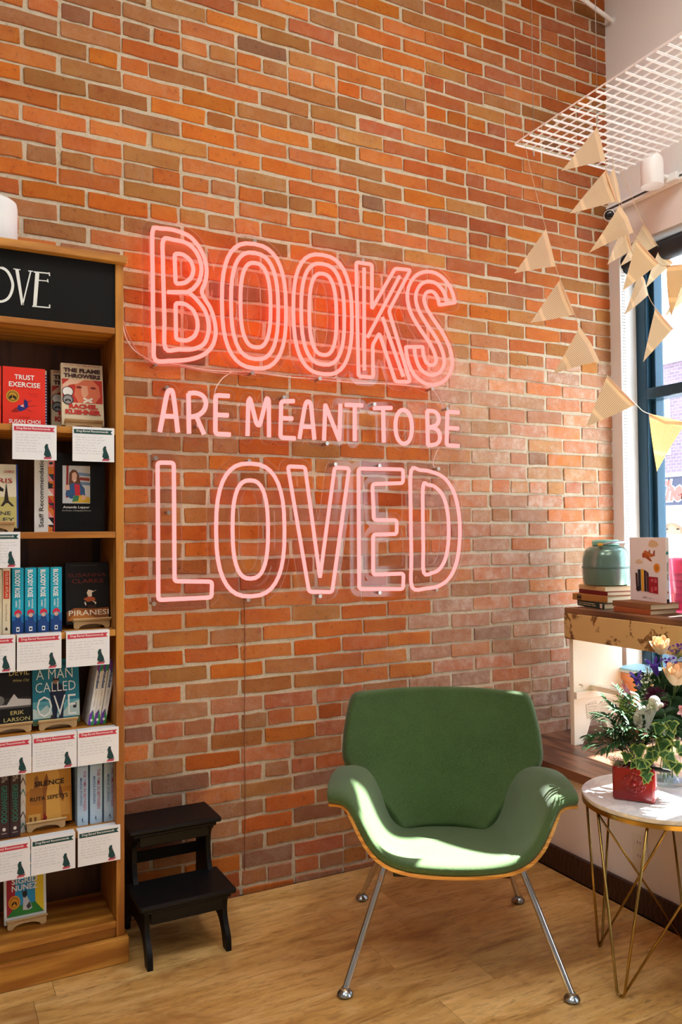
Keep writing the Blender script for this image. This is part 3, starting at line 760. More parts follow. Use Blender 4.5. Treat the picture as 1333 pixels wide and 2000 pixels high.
# ================================================================ bookcase
M_OAK = wood('oak_bookcase', (200, 138, 56), (158, 96, 32), (1.2, 7, 12), .38, 6.0)
M_OAKV = wood('oak_bookcase_upright', (196, 132, 52), (148, 86, 26), (14, 14, 1.2), .38, 6.0, rot=(0, 0, 0))
M_OAKB = wood('oak_back_shaded', (88, 53, 29), (48, 28, 16), (9, 9, 1.0), .5, 6.0)  # back panel oak darkened to carry the shade inside the shelves
M_BOARD = mat('chalkboard_black', (14, 14, 14), .7, spec=.2)
BX0, BX1, BY, BYB = -.340, .600, -.280, -.016
BC = thing('bookcase', 'tall oak bookcase with a black chalk sign header against the bricks', 'bookcase', ((BX0 + BX1) / 2, -.15, 0))
for nm, a, b in (('side_panel', BX1 - .027, BX1), ('side_panel', BX0, BX0 + .027)):
    MB().bx(a, b, BY, BYB, .0, 2.290).build(nm, M_OAKV, BC, bevel=.002)
MB().bx(BX0 + .027, BX1 - .027, BYB - .008, BYB, .05, 2.290).build('back_panel', M_OAKB, BC)
MB().bx(BX0 - .010, BX1 + .008, BY - .022, BYB, 2.290, 2.316).build('top_board', M_OAK, BC, bevel=.003)
SHZ = [2.076, 1.739, 1.400, 1.078, .760, .441, .130]
for z in SHZ:
    MB().bx(BX0 + .0275, BX1 - .0275, BY + .001, BYB - .009, z - .021, z).build('shelf', M_OAK, BC, bevel=.002)
MB().bx(BX0 + .0275, BX1 - .0275, BY + .008, BY + .020, .082, .108).build('kick_panel', M_OAK, BC)
MB().bx(BX0 + .0275, BX1 - .0275, BY + .008, BY + .020, .02, .082).build('kick_panel', M_OAK, BC)
MB().bx(BX0 - .012, BX1 + .010, BY - .022, BY - .001, .0, .082).build('base_moulding', M_OAK, BC, bevel=.004)
MB().bx(BX1 + .0005, BX1 + .010, BY - .001, BYB, .0, .082).build('base_moulding', M_OAK, BC, bevel=.003)
sg = MB().bx(BX0 + .0275, BX1 - .0275, BY + .006, BY + .016, 2.0765, 2.2895).build('sign_board', M_BOARD, BC); sg['label'] = 'black chalkboard header with white lettering'
UX, UZ = Vector((1, 0, 0)), Vector((0, 0, 1))
M_CHALK = mat('chalk_white', (232, 236, 232), .8)
def stroke(b, P, w0, w1=None, closed=False):
    """flat brush stroke on the plane of P (x-z), width w"""
    P = [Vector(p) for p in P]; w1 = w0 if w1 is None else w1; N = len(P); L = []; Rr = []
    for i in range(N):
        a = P[(i - 1) % N] if closed or i else P[0]; c = P[(i + 1) % N] if closed or i < N - 1 else P[-1]
        t = (c - a).normalized(); nn = Vector((-t.z, 0, t.x)); w = w0 + (w1 - w0) * i / max(1, N - 1)
        L.append(P[i] + nn * w / 2); Rr.append(P[i] - nn * w / 2)
    o = len(b.v); b.v += L + Rr
    for i in range(N if closed else N - 1): b.f.append((o + i, o + (i + 1) % N, o + N + (i + 1) % N, o + N + i)); b.mi.append(b.cm)
yc = BY + .0045
cp = lambda u, v: PY(u, v, yc)
lt = MB()
stroke(lt, catmull([cp(2, 523), cp(-10, 530), cp(-20, 556), cp(-14, 582), cp(2, 589), cp(18, 580), cp(25, 556), cp(16, 532)], 5, True), .006, .009, True)
stroke(lt, [cp(33, 526), cp(44, 596)], .010, .008); stroke(lt, [cp(60, 530), cp(44, 596)], .004); stroke(lt, [cp(26, 525), cp(40, 527)], .003); stroke(lt, [cp(55, 529), cp(65, 530)], .003)
stroke(lt, [cp(73, 533), cp(68, 598)], .012, .011); stroke(lt, [cp(66, 531), cp(96, 534)], .004); stroke(lt, [cp(96, 532), cp(97, 539)], .004)
stroke(lt, [cp(72, 547), cp(93, 549)], .003); stroke(lt, [cp(93, 545), cp(94, 552)], .003); stroke(lt, [cp(63, 598), cp(97, 601)], .004); stroke(lt, [cp(97, 595), cp(97, 602)], .004)
lo = lt.build('lettering', M_CHALK, sg); lo['label'] = 'white hand drawn letters OVE'

# ---------------------------------------------------------------- speaker on top
SPK = thing('speaker', 'white rounded smart speaker on top of the bookcase', 'speaker', (.200, -.17, 2.316))
MB().lathe([(0, .0), (.070, .0), (.078, .006), (.080, .02), (.080, .135), (.077, .152), (.066, .160), (0, .162)], (.200, -.17, 2.3165), 40).build('body', mat('speaker_white', (228, 230, 230), .55), SPK, smooth='auto')
MB().lathe([(0, .1623), (.058, .1623), (.058, .1640), (0, .1640)], (.200, -.17, 2.3165), 32).build('touch_panel', mat('speaker_top', (240, 240, 240), .3), SPK, smooth='auto')

# ---------------------------------------------------------------- books
M_PAGES = mat('book_pages', (232, 222, 200), .9)
def colm(c, rough=.45): return mat('print_%02x%02x%02x' % c, c, rough, spec=.3)
def prints(parent, O, ux, uy, n, w, h, items, first='lettering'):
    """flat print on a face: O its lower left corner, ux uy along it, n outward. Lettering and picture become parts"""
    lets = {}; pic = MB(); pm = []
    e = .0006; k = 0
    for it in items:
        if it[0] == 't':
            _, s_, fx, fy, fw, fh, c = it[:7]; bold = it[7] if len(it) > 7 else .012; shear = it[8] if len(it) > 8 else 0; rot = it[9] if len(it) > 9 else 0
            b = lets.setdefault(c, MB()); base = O + n * (e * 4)
            if rot == 0: b.text(s_, base + ux * (fx * w) + uy * (fy * h), ux, uy, fw * w, fh * h, bold, shear)
            elif rot < 0: b.text(s_, base + ux * (fx * w) + uy * ((fy + fh) * h), -uy, ux, fh * h, fw * w, bold, shear)   # reads downwards
            else: b.text(s_, base + ux * ((fx + fw) * w) + uy * (fy * h), uy, -ux, fh * h, fw * w, bold, shear)            # reads upwards
        else:
            c = it[-1]
            if c not in pm: pm.append(c)
            pic.cm = pm.index(c); k += 1; base = O + n * (e * (1 + .06 * k))
            if it[0] == 'p': pts = it[1]
            elif it[0] == 'r': x, y, ww, hh = it[1:5]; pts = [(x, y), (x + ww, y), (x + ww, y + hh), (x, y + hh)]
            elif it[0] == 'e': x, y, rx, ry = it[1:5]; pts = [(x + rx * math.cos(2 * math.pi * i / 20), y + ry * math.sin(2 * math.pi * i / 20)) for i in range(20)]
            pic.poly([base + ux * (a * w) + uy * (b_ * h) for a, b_ in pts])
    if pm:
        o = pic.build('cover_picture', [colm(c) for c in pm], parent); o['kind'] = 'stuff'
    for c, b in lets.items(): b.build('lettering', colm(c), parent)
def face_book(label, x0, z0, y0, w, h, t, tilt, cover, items, group=None, name='book', back=None, cat='book'):
    """a book standing face out, leaning back by tilt degrees; y0 is its front face at the foot"""
    T = thing(name, label, cat, (x0 + w / 2, y0, z0), group=group)
    uy = Vector((0, math.sin(R(tilt)), math.cos(R(tilt)))); n = Vector((0, -math.cos(R(tilt)), math.sin(R(tilt)))); ux = UX
    O = Vector((x0, y0, z0))
    def slab(d0, d1, a0=0.0, a1=None, b0=0.0, b1=None):
        a1 = w if a1 is None else a1; b1 = h if b1 is None else b1
        vs = [O + ux * a + uy * b - n * d for d in (d0, d1) for b in (b0, b1) for a in (a0, a1)]
        return vs, [(0, 1, 3, 2), (4, 6, 7, 5), (0, 4, 5, 1), (2, 3, 7, 6), (0, 2, 6, 4), (1, 5, 7, 3)]
    MB().add(*slab(.0012, t - .0012, .0015, w - .002, .002, h - .002)).build('pages', M_PAGES, T, recalc=True)
    cb = MB(); cb.add(*slab(0, .0012)); cb.add(*slab(t - .0012, t)); cb.add(*slab(.0012, t - .0012, 0, .0015))
    cb.build('cover', colm(cover, .4), T, recalc=True)
    prints(T, O, ux, uy, n, w, h, items)
    return T
def spine_book(label, x0, x1, z0, h, y0, cover, items, depth=.135, lean=0.0, group=None, spine=None):
    T = thing('book', label, 'book', ((x0 + x1) / 2, y0, z0), group=group)
    T.rotation_euler = (0, R(lean), 0)
    w = x1 - x0
    M4 = wm(T)
    def loc(b, nm, m): return b.build(nm, m, T, local=True, bevel=.0008 if nm == 'cover' else 0)
    loc(MB().bx(-w / 2 + .0015, w / 2 - .0015, .002, depth - .004, .002, h - .003), 'pages', M_PAGES)
    b = MB(); b.bx(-w / 2, -w / 2 + .0015, 0, depth, 0, h); b.bx(w / 2 - .0015, w / 2, 0, depth, 0, h); b.bx(-w / 2 + .0015, w / 2 - .0015, 0, .002, 0, h)
    loc(b, 'cover', colm(cover, .4))
    q = M4.to_3x3()
    prints(T, M4 @ Vector((-w / 2, 0, 0)), q @ UX, q @ UZ, q @ Vector((0, -1, 0)), w, h, items)
    return T
M_BIRCH = wood('birch_easel', (226, 198, 150), (206, 172, 120), (2, 14, 14), .5, 3.0)
def easel(label, cx, z0, y0, w=.118):
    """wooden book easel: arched front plate, sloped lip, back rest"""
    T = thing('book_easel', label, 'easel', (cx, y0, z0), group='small wooden book easels')
    hh = .024; n = 10
    arc = [(.36 * w * math.cos(math.pi * i / n), .015 * math.sin(math.pi * i / n)) for i in range(n + 1)]
    pts = [(-w / 2 + .004, 0)] + [(-a, b_) for a, b_ in arc] + [(w / 2 - .004, 0), (w / 2, .006), (w / 2, hh), (-w / 2, hh), (-w / 2, .006)]
    MB().prism([(cx + a, y0, z0 + b_) for a, b_ in pts], (0, .006, 0)).build('front_plate', M_BIRCH, T, bevel=.0015, recalc=True)
    MB().prism([(cx - w / 2 - .003, y0 + .012, z0 + hh - .004), (cx - w / 2 - .003, y0 - .004, z0 + hh + .002), (cx - w / 2 - .003, y0 - .014, z0 + hh + .010), (cx - w / 2 - .003, y0 - .008, z0 + hh + .012), (cx - w / 2 - .003, y0 + .012, z0 + hh + .004)], (w + .006, 0, 0)).build('lip', M_BIRCH, T, bevel=.002, recalc=True)
    MB().prism([(cx - w * .3, y0 + .034, z0), (cx - w * .3, y0 + .042, z0), (cx - w * .3, y0 + .068, z0 + .13), (cx - w * .3, y0 + .060, z0 + .13)], (w * .6, 0, 0)).build('back_rest', M_BIRCH, T, recalc=True)
    MB().bx(cx - .02, cx + .02, y0 + .006, y0 + .036, z0 + .016, z0 + .022).build('spacer', M_BIRCH, T)
    return T
def ub(u, y, v=1000): return PY(u, v, y).x

RED, CREAM, WHITE, BLACK, MAROON = (228, 52, 34), (226, 208, 174), (240, 238, 232), (22, 20, 22), (74, 24, 30)
# --- first shelf
z = SHZ[1]
trust = [('t', 'TRUST', .27, .79, .47, .085, WHITE, .02), ('t', 'EXERCISE', .14, .665, .74, .085, WHITE, .02), ('e', .23, .505, .155, .105, (190, 144, 42)), ('e', .23, .505, .115, .078, (36, 30, 22)), ('e', .23, .505, .10, .068, (190, 144, 42)),
    ('p', [(.15, .50), (.22, .53), (.22, .48), (.15, .45)], (30, 26, 20)), ('p', [(.235, .53), (.31, .50), (.31, .45), (.235, .48)], (30, 26, 20)), ('t', '"Dazzling"', .60, .55, .24, .022, (150, 30, 24), 0), ('t', '-People', .64, .505, .18, .02, (150, 30, 24), 0),
    ('p', [(.19, .245), (.35, .245), (.52, .30), (.30, .32)], (150, 28, 22)), ('p', [(.33, .30), (.40, .255), (.52, .29), (.46, .37), (.36, .36)], (34, 44, 118)), ('p', [(.52, .29), (.60, .34), (.57, .44), (.50, .47), (.49, .38)], (30, 38, 108)), ('p', [(.40, .35), (.49, .38), (.48, .33)], (226, 200, 190)),
    ('p', [(.56, .42), (.68, .455), (.68, .449), (.57, .41)], (40, 36, 60)), ('p', [(.58, .345), (.80, .375), (.80, .369), (.58, .337)], (40, 36, 60)), ('p', [(.56, .30), (.70, .262), (.70, .256), (.56, .292)], (40, 36, 60)), ('t', 'a novel', .38, .145, .25, .03, (120, 20, 20), 0, .2), ('t', 'SUSAN CHOI', .14, .055, .74, .065, WHITE, .015)]
y = -.215; x0, x1 = ub(5, y), ub(88.5, y)
hb = PY(46, 717, y).z - z
tr = face_book('bright red novel with a blue tipped chair facing out on the top shelf', x0, z, y, x1 - x0, hb, .020, 2, RED, trust)
face_book('sliver of another red novel at the left end of the top shelf', x0 - (x1 - x0) - .004, z, y + .004, x1 - x0, hb, .020, 2, RED, trust)
face_book('book with a blue patterned edge behind the bright red novel', x0 + .006, z, y + .026, x1 - x0 + .002, hb, .022, 2, (206, 190, 168), [('r', .95, .05 * i, .05, .025, (34, 48, 120)) for i in range(1, 19)])
flame = [('t', 'THE NEW YORK TIMES BESTSELLER', .06, .962, .88, .018, (176, 40, 30), .004), ('t', 'THE FLAME', .06, .855, .88, .068, MAROON, .05), ('t', 'THROWERS', .06, .765, .88, .068, MAROON, .05),
    ('r', .02, .365, .96, .38, (196, 46, 28)), ('p', [(.20, 0.745), (.75, 0.745), (.90, 0.649), (.93, 0.489), (.80, 0.369), (.40, 0.369), (.30, 0.489), (.34, 0.633)], (222, 116, 80)), ('p', [(.46, 0.649), (.62, 0.649), (.64, 0.521), (.58, 0.457), (.50, 0.457), (.47, 0.529)], (238, 170, 136)),
    ('p', [(.03, 0.649), (.20, 0.745), (.55, 0.745), (.40, 0.681), (.20, 0.649), (.03, 0.569)], (238, 190, 160)), ('e', .42, 0.617, .07, .018, (120, 24, 18)), ('e', .76, 0.617, .07, .018, (120, 24, 18)), ('p', [(.50, 0.433), (.54, 0.457), (.74, 0.393), (.70, 0.369)], (244, 234, 220)), ('p', [(.50, 0.385), (.53, 0.361), (.75, 0.433), (.72, 0.457)], (244, 234, 220)),
    ('e', .15, 0.537, .135, .085, (36, 30, 36)), ('e', .15, 0.537, .12, .074, WHITE), ('e', .15, 0.409, .135, .085, (60, 58, 60)), ('e', .15, 0.409, .105, .064, (150, 148, 146)), ('p', [(.08, 0.401), (.145, 0.425), (.145, 0.393), (.08, 0.369)], (40, 38, 40)), ('p', [(.155, 0.425), (.22, 0.401), (.22, 0.369), (.155, 0.393)], (40, 38, 40)),
    ('t', 'RACHEL', .17, .268, .69, .075, (196, 44, 34), .06), ('t', 'KUSHNER', .08, .172, .85, .080, (196, 44, 34), .06)]
y = -.200; x0, x1 = ub(121.5, y), ub(204, y)
hf = .215
face_book('cream and red novel with a taped mouth portrait on a small easel', x0, z + .016, y, x1 - x0, hf, .022, 9, CREAM, flame)
face_book('shadowed copy behind the novel with the taped mouth portrait', x0 - .022, z, y + .085, x1 - x0, hf, .024, 4, CREAM, flame)
easel('birch easel holding the novel with the taped mouth portrait', (x0 + x1) / 2, z, y - .008)
# --- second shelf
z = SHZ[2]; y = -.205; x1 = ub(36, y); w_ = .140; x0 = x1 - w_
paris = [('r', 0, 0, 1, .48, (196, 184, 110)), ('t', 'OIRS', .70, .86, .22, .04, (176, 40, 34), .01, .2), ('t', 'RIS', .58, .70, .30, .075, (170, 38, 34), .01), ('p', [(.745, .69), (.755, .69), (.80, .42), (.92, .33), (.86, .33), (.79, .38), (.74, .38), (.68, .33), (.62, .33), (.70, .42)], (52, 40, 32)),
    ('p', [(.48, .62), (.56, .68), (.70, .60), (.68, .56), (.58, .58)], (30, 26, 26)), ('p', [(.40, .42), (.52, .45), (.62, .40), (.50, .37)], (120, 160, 150)), ('t', 'NE', .62, .19, .22, .06, (52, 60, 70), .008), ('t', 'LEY', .56, .09, .36, .06, (52, 60, 70), .008), ('r', .965, 0, .035, 1, (40, 66, 150))]
face_book('cream book with an Eiffel tower drawing at the left of the second shelf', x0, z + .016, y, w_, .205, .024, 7, (226, 218, 192), paris)
easel('birch easel holding the Eiffel tower book', ub(-12, y - .01), z, y - .008)
y = -.190; x0, x1, x2, x3 = ub(67, y), ub(94, y), ub(105.5, y), ub(205, y)
hs_ = .262
ss = thing('staff_sign', 'black staff recommendation sign with a photo of a smiling woman in denim jacket', 'sign', ((x0 + x3) / 2, y, z))
MB().bx(x0, x3, y, y + .004, z, z + hs_).build('panel', colm((10, 10, 12), .25), ss)
MB().bx(x0, x3, y + .004, y + .06, z, z + .005).build('foot', colm((10, 10, 12), .25), ss)
W3 = x3 - x0; fx = lambda u: (ub(u, y) - x0) / W3
fz = lambda v: (PY(120, v, y).z - z) / hs_
pat = []
rp = random.Random(3); cols_ = [(200, 52, 60), (28, 28, 34), (240, 236, 230), (232, 150, 150), (214, 122, 48), (36, 60, 66)]
for i in range(11):
    c0, c1 = rp.choice(cols_), rp.choice(cols_); a, b_ = fx(94), fx(105); zz0, zz1 = i / 11, (i + 1) / 11
    pat += [('p', [(a, zz0), (b_, zz0), (b_, zz1), (a, zz1)], c0), ('p', [(a, zz0), (b_, zz0), (a, zz1)], c1)]
    if i % 3 == 0: pat.append(('e', (a + b_) / 2, (zz0 + zz1) / 2, .028, .018, rp.choice(cols_)))
pa, pb, pc, pd = fx(122), fx(176), fz(983), fz(909)
ph = lambda q: [(pa + (pb - pa) * a, pc + (pd - pc) * b_) for a, b_ in q]
photo = [('p', ph([(0, 0), (1, 0), (1, 1), (0, 1)]), (206, 212, 220)), ('p', ph([(.5, .75), (1, .72), (1, .80), (.5, .83)]), (120, 150, 190)), ('p', ph([(.55, .5), (1, .48), (1, .56), (.55, .58)]), (110, 140, 180)), ('p', ph([(.62, .62), (.98, .60), (.98, .68), (.62, .70)]), (150, 60, 50)),
    ('p', ph([(.12, .15), (.20, .15), (.22, 1), (.14, 1)]), (150, 40, 36)),
    ('p', ph([(.22, .50), (.24, .80), (.36, .90), (.50, .88), (.60, .74), (.66, .50), (.56, .45), (.30, .45)]), (112, 70, 46)), ('p', ph([(.10, .22), (.16, .44), (.34, .54), (.66, .52), (.80, .40), (.82, .20), (.68, .14), (.30, .12)]), (54, 92, 140)), ('p', ph([(.42, .52), (.62, .50), (.64, .20), (.46, .20)]), (204, 50, 62)),
    ('p', ph([(.34, .02), (.40, .20), (.74, .22), (.98, .16), (1, .02)]), (222, 182, 52)), ('p', ph([(.34, .04), (.42, .22), (.60, .20), (.56, .06)]), (60, 130, 96)), ('p', ph([(.34, .62), (.34, .80), (.46, .84), (.52, .76), (.50, .60), (.42, .55)]), (232, 186, 160)), ('p', ph([(.10, .34), (.10, .48), (.24, .50), (.26, .36)]), (230, 184, 160)), ('p', ph([(.66, .10), (.72, .24), (.88, .18), (.84, .10)]), (230, 184, 160)), ('p', ph([(.40, .61), (.48, .63), (.47, .61), (.42, .595)]), (250, 246, 240))]
prints(ss, Vector((x0, y, z)), UX, UZ, Vector((0, -1, 0)), W3, hs_, [('r', 0, 0, fx(94), 1, (226, 226, 222))] + pat + [('r', fx(105), 0, fx(107) - fx(105), 1, (190, 40, 48))] + photo +
    [('t', 'Staff Recommendation', fx(76), .06, fx(85) - fx(76), .90, (28, 28, 30), .006, 0, 1), ('t', 'Amanda Lepper', fx(123), fz(994), fx(175) - fx(123), fz(988) - fz(994), (236, 236, 234), .01), ('t', 'Co-Owner of Dog-Eared Books', fx(121), fz(999), fx(178) - fx(121), fz(996) - fz(999), (200, 200, 198), 0)])
# --- third shelf: spines
z = SHZ[3]; y = -.235
spine_book('cream paperback at the left end of the third shelf', ub(-9, y), ub(4.2, y), z, .205, y, (220, 206, 176), [])
spine_book('cream paperback with a long red spine label beside the cyan books', ub(5, y), ub(20.5, y), z, .208, y, (226, 214, 182), [('r', .14, .54, .72, .42, (210, 66, 42)), ('t', 'CLOUD ATLAS', .36, .56, .34, .38, (240, 222, 190), .01, 0, -1), ('t', 'David Mitchell', .38, .20, .22, .26, (120, 100, 80), 0, .3, -1), ('r', .34, .06, .34, .03, (90, 76, 60)), ('p', [(.38, .09), (.64, .09), (.52, .12)], (90, 76, 60))])
rose = [('r', 0, 0, 1, .22, (24, 60, 120)), ('p', [(0, .20), (1, .16), (1, .30), (.75, .27), (.4, .25), (0, .27)], (28, 110, 170)), ('p', [(.10, .12), (.30, .26), (.70, .26), (.95, .10), (.80, 0), (.2, 0)], (30, 70, 130)), ('p', [(.18, .27), (.22, .34), (.50, .37), (.80, .34), (.85, .27), (.70, .31), (.40, .31)], (206, 40, 70)), ('e', .50, .275, .18, .032, (214, 170, 150)), ('r', .36, .03, .28, .07, (236, 240, 240)), ('e', .50, .065, .09, .018, (30, 40, 60)),
    ('t', 'BLOODY ROSE', .22, .55, .46, .42, (238, 244, 244), .03, 0, -1), ('t', 'NICHOLAS', .56, .38, .15, .14, (238, 244, 244), .012, 0, -1), ('t', 'EAMES', .28, .40, .15, .10, (238, 244, 244), .012, 0, -1)]
us = [(24, 46.5), (49, 71.5), (74, 96.3), (98.8, 121)]
for i, (a, b_) in enumerate(us):
    spine_book('bright cyan paperback with a red haired figure, %s of four from the left' % ('first', 'second', 'third', 'fourth')[i], ub(a, y), ub(b_, y), z, .208, y, (30, 168, 196), rose, group='cyan paperbacks on the third shelf')
y = -.200; x0, x1 = ub(129.5, y), ub(214, y)
pira = [('r', 0, 0, 1, 1, (12, 9, 9)), ('t', 'SUSANNA', .05, .76, .90, .06, (104, 34, 32), .004), ('t', 'CLARKE', .14, .66, .74, .065, (120, 38, 34), .004), ('r', .12, .945, .6, .005, (90, 70, 60)),
    ('p', [(.02, .05), (.02, .20), (.20, .26), (.60, .24), (.98, .25), (.98, .05)], (150, 84, 34)), ('p', [(.05, .06), (.25, .22), (.42, .18), (.70, .08)], (196, 118, 50)), ('p', [(.48, .50), (.52, .55), (.58, .54), (.66, .52), (.60, .50), (.60, .44), (.52, .42)], (220, 206, 190)), ('p', [(.40, .40), (.52, .44), (.66, .42), (.68, .37), (.50, .35)], (170, 80, 40)), ('p', [(.44, .36), (.47, .31), (.45, .29), (.42, .34)], (220, 206, 190)), ('p', [(.60, .37), (.70, .34), (.68, .30), (.66, .33)], (220, 206, 190)), ('p', [(.62, .52), (.70, .54), (.70, .53), (.62, .51)], (190, 170, 150)),
    ('p', [(.50, .24), (.50, .29), (.68, .29), (.68, .24)], (56, 34, 26)), ('t', 'PIRANESI', .06, .135, .92, .085, (240, 226, 200), .006)]
face_book('black book with a small dancing faun on a small easel', x0, z + .016, y, x1 - x0, .205, .026, 7, (24, 18, 18), pira)
easel('birch easel holding the black book with the faun', ub(180, y - .01), z, y - .008)
# --- fourth shelf
z = SHZ[4]; y = -.205
devil = [('t', 'DEVIL', .50, .80, .42, .085, (204, 190, 120), .004), ('t', 'White City', .58, .69, .34, .05, (204, 190, 120), 0, .3), ('r', .05, .30, .90, .16, (46, 44, 44)), ('p', [(.05, .36), (.45, .36), (.52, .44), (.60, .52), (.68, .44), (.95, .42), (.95, .33), (.05, .33)], (206, 204, 200)), ('r', .05, .30, .90, .03, (90, 88, 86)), ('e', .30, .43, .10, .075, (120, 120, 118)), ('t', 'ERIK', .52, .20, .28, .06, (214, 200, 128), .006), ('t', 'LARSON', .38, .10, .54, .06, (214, 200, 128), .006), ('p', [(.02, .02), (.98, .02), (.98, .035), (.02, .035)], (150, 100, 50)), ('p', [(.93, .02), (.98, .02), (.98, .10)], (150, 100, 50))]
x1 = ub(66.5, y); face_book('black book with a white domed city skyline on an easel', x1 - .145, z + .016, y, .145, .205, .024, 8, (22, 22, 24), devil)
easel('birch easel holding the black book with the city skyline', ub(24, y - .01), z, y - .008)
x0, x1 = ub(65, y - .006), ub(156, y - .006)
ove = [('r', 0, .30, 1, .70, (30, 116, 138)), ('r', 0, .10, 1, .26, (92, 164, 178)), ('p', [(0, .10), (0, .26), (.16, .22), (.30, .30), (.42, .18), (.60, .14), (.80, .30), (1, .34), (1, .10)], (186, 206, 200)), ('p', [(0, .0), (0, .07), (.30, .10), (.60, .07), (.80, .06), (1, .10), (1, 0)], (70, 92, 60)), ('t', 'FREDRIK BACKMAN', .10, .895, .80, .05, (18, 60, 84), .006),
    ('p', [(.40, .30), (.36, .48), (.42, .62), (.60, .62), (.70, .50), (.68, .32)], (24, 34, 62)), ('p', [(.42, .06), (.40, .34), (.66, .34), (.64, .06), (.56, .06), (.53, .26), (.50, .06)], (24, 34, 62)), ('e', .50, .655, .065, .045, (150, 110, 84)), ('p', [(.43, .67), (.57, .67), (.56, .72), (.44, .72)], (50, 44, 50)), ('p', [(.36, .06), (.38, .14), (.44, .14), (.43, .06)], (60, 50, 40)),
    ('t', 'A MAN', .08, .70, .78, .15, (236, 240, 236), -.010), ('t', 'CALLED', .06, .50, .86, .15, (236, 240, 236), -.010), ('t', 'OVE', .08, .12, .84, .32, (236, 240, 236), -.012), ('r', .86, .22, .07, .08, (40, 40, 50)), ('t', 'A NOVEL', .13, .29, .14, .02, (30, 80, 90), 0)]
face_book('teal novel with a man seen from behind on a small easel', x0, z + .016, y - .006, x1 - x0, .207, .022, 8, (34, 120, 142), ove)
easel('birch easel holding the teal novel', ub(114, y - .016), z, y - .014)
y = -.225
for i, (a, nth) in enumerate(((171, 'leftmost'), (182.5, 'middle'), (195, 'rightmost'))):
    xa = ub(a, y); wd = .0185
    spine_book('leaning white paperback with purple and green spine ends, %s of three' % nth, xa, xa + wd, z + .0022, .212, y, (232, 234, 236),
        [('p', [(0, .86), (0, 1), (.5, 1), (.5, .80)], (120, 60, 160)), ('p', [(.5, .80), (.5, 1), (1, 1), (1, .88)], (30, 150, 150)), ('p', [(.75, .84), (.75, 1), (1, 1), (1, .84)], (60, 160, 70)), ('p', [(0, 0), (0, .16), (.5, .24), (.5, 0)], (110, 60, 170)), ('p', [(.5, 0), (.5, .24), (1, .10), (1, 0)], (50, 150, 80)), ('e', .5, .075, .22, .022, (240, 240, 244)), ('t', 'mindset', .26, .56, .50, .26, (26, 64, 130), .025, 0, -1), ('t', 'CAROL S. DWECK', .40, .28, .22, .25, (120, 124, 134), 0, 0, -1)], depth=.12, lean=9.5, group='leaning white paperbacks')
# --- fifth shelf
z = SHZ[5]; y = -.235
green_ = [('t', 'MICHAEL', .56, .80, .24, .16, (206, 196, 186), .006, 0, -1), ('t', 'CHRISTIE', .26, .78, .24, .16, (206, 196, 186), .006, 0, -1), ('t', 'GREENWOOD', .22, .22, .56, .52, (42, 120, 104), .012, 0, -1), ('e', .5, .13, .16, .024, (222, 214, 206)), ('r', .25, .07, .5, .006, (200, 190, 180))]
spine_book('dark brown hardback with green spine letters at the left end of the fifth shelf', ub(-1, y), ub(19.5, y), z, .225, y, (62, 42, 44), green_, group='brown hardbacks on the fifth shelf')
spine_book('dark brown hardback with green spine letters beside the white swirled book', ub(20.5, y), ub(40, y), z, .225, y, (62, 42, 44), green_, group='brown hardbacks on the fifth shelf')
sw_ = [('p', [(.0, .05 + .16 * i), (.5, .12 + .16 * i), (1, .02 + .16 * i), (1, .05 + .16 * i), (.5, .15 + .16 * i), (0, .08 + .16 * i)], ((40, 120, 110), (60, 50, 50), (200, 190, 170))[i % 3]) for i in range(6)]
spine_book('white book with dark swirls beside the brown hardbacks', ub(41, y + .03), ub(51, y + .03), z, .222, y + .03, (224, 220, 212), sw_)
y = -.205; x0, x1 = ub(51, y - .004), ub(140.5, y - .004)
fount = [('r', 0, .52, 1, .48, (206, 148, 62)), ('r', 0, 0, 1, .52, (190, 124, 40)), ('p', [(.18, .55), (.20, .70), (.25, .74), (.28, .70), (.30, .55)], (150, 100, 50)), ('r', .10, .30, .28, .25, (170, 112, 48)), ('r', .62, .10, .34, .34, (212, 156, 74)), ('p', [(.44, .02), (.40, .50), (.44, .80), (.54, .92), (.66, .90), (.74, .70), (.72, .40), (.78, .02)], (224, 172, 84)), ('p', [(.36, .12), (.38, .60), (.46, .76), (.50, .66), (.44, .40), (.44, .14)], (150, 92, 40)), ('p', [(.36, .06), (.42, .02), (.46, .10), (.40, .18)], (140, 26, 30)), ('p', [(.74, .60), (.84, .36), (.80, .30), (.72, .44)], (120, 70, 32)), ('r', .06, .05, .26, .12, (214, 168, 92)), ('r', .08, .07, .05, .06, (120, 76, 32)), ('r', .18, .07, .05, .06, (120, 76, 32)),
    ('t', 'FOUNTAINS', .08, .86, .86, .075, (34, 24, 18), .02), ('t', 'OF', .46, .78, .06, .02, (34, 24, 18), .01), ('t', 'SILENCE', .20, .57, .64, .075, (34, 24, 18), .02), ('t', 'RUTA SEPETYS', .10, .36, .82, .060, (34, 24, 18), .016)]
face_book('golden novel with a woman in a long dress on an easel', x0, z + .016, y - .004, x1 - x0, .212, .026, 7, (204, 146, 58), fount)
easel('birch easel holding the golden novel', ub(91, y - .015), z, y - .012)
y = -.235
time_ = [('r', 0, .93, 1, .004, (90, 120, 160)), ('r', 0, .855, 1, .004, (90, 120, 160)), ('t', 'NEW YORK TIMES', .14, .90, .72, .016, (70, 100, 150), 0), ('t', 'BESTSELLER', .22, .872, .56, .016, (70, 100, 150), 0), ('t', 'THE TIME IN BETWEEN', .56, .22, .24, .58, (168, 70, 104), .002, 0, -1), ('t', 'MARIA DUENAS', .24, .30, .20, .40, (60, 96, 150), .002, 0, -1), ('p', [(.40, .07), (.46, .13), (.52, .07)], (30, 50, 80)), ('r', .40, .05, .22, .006, (30, 50, 80))]
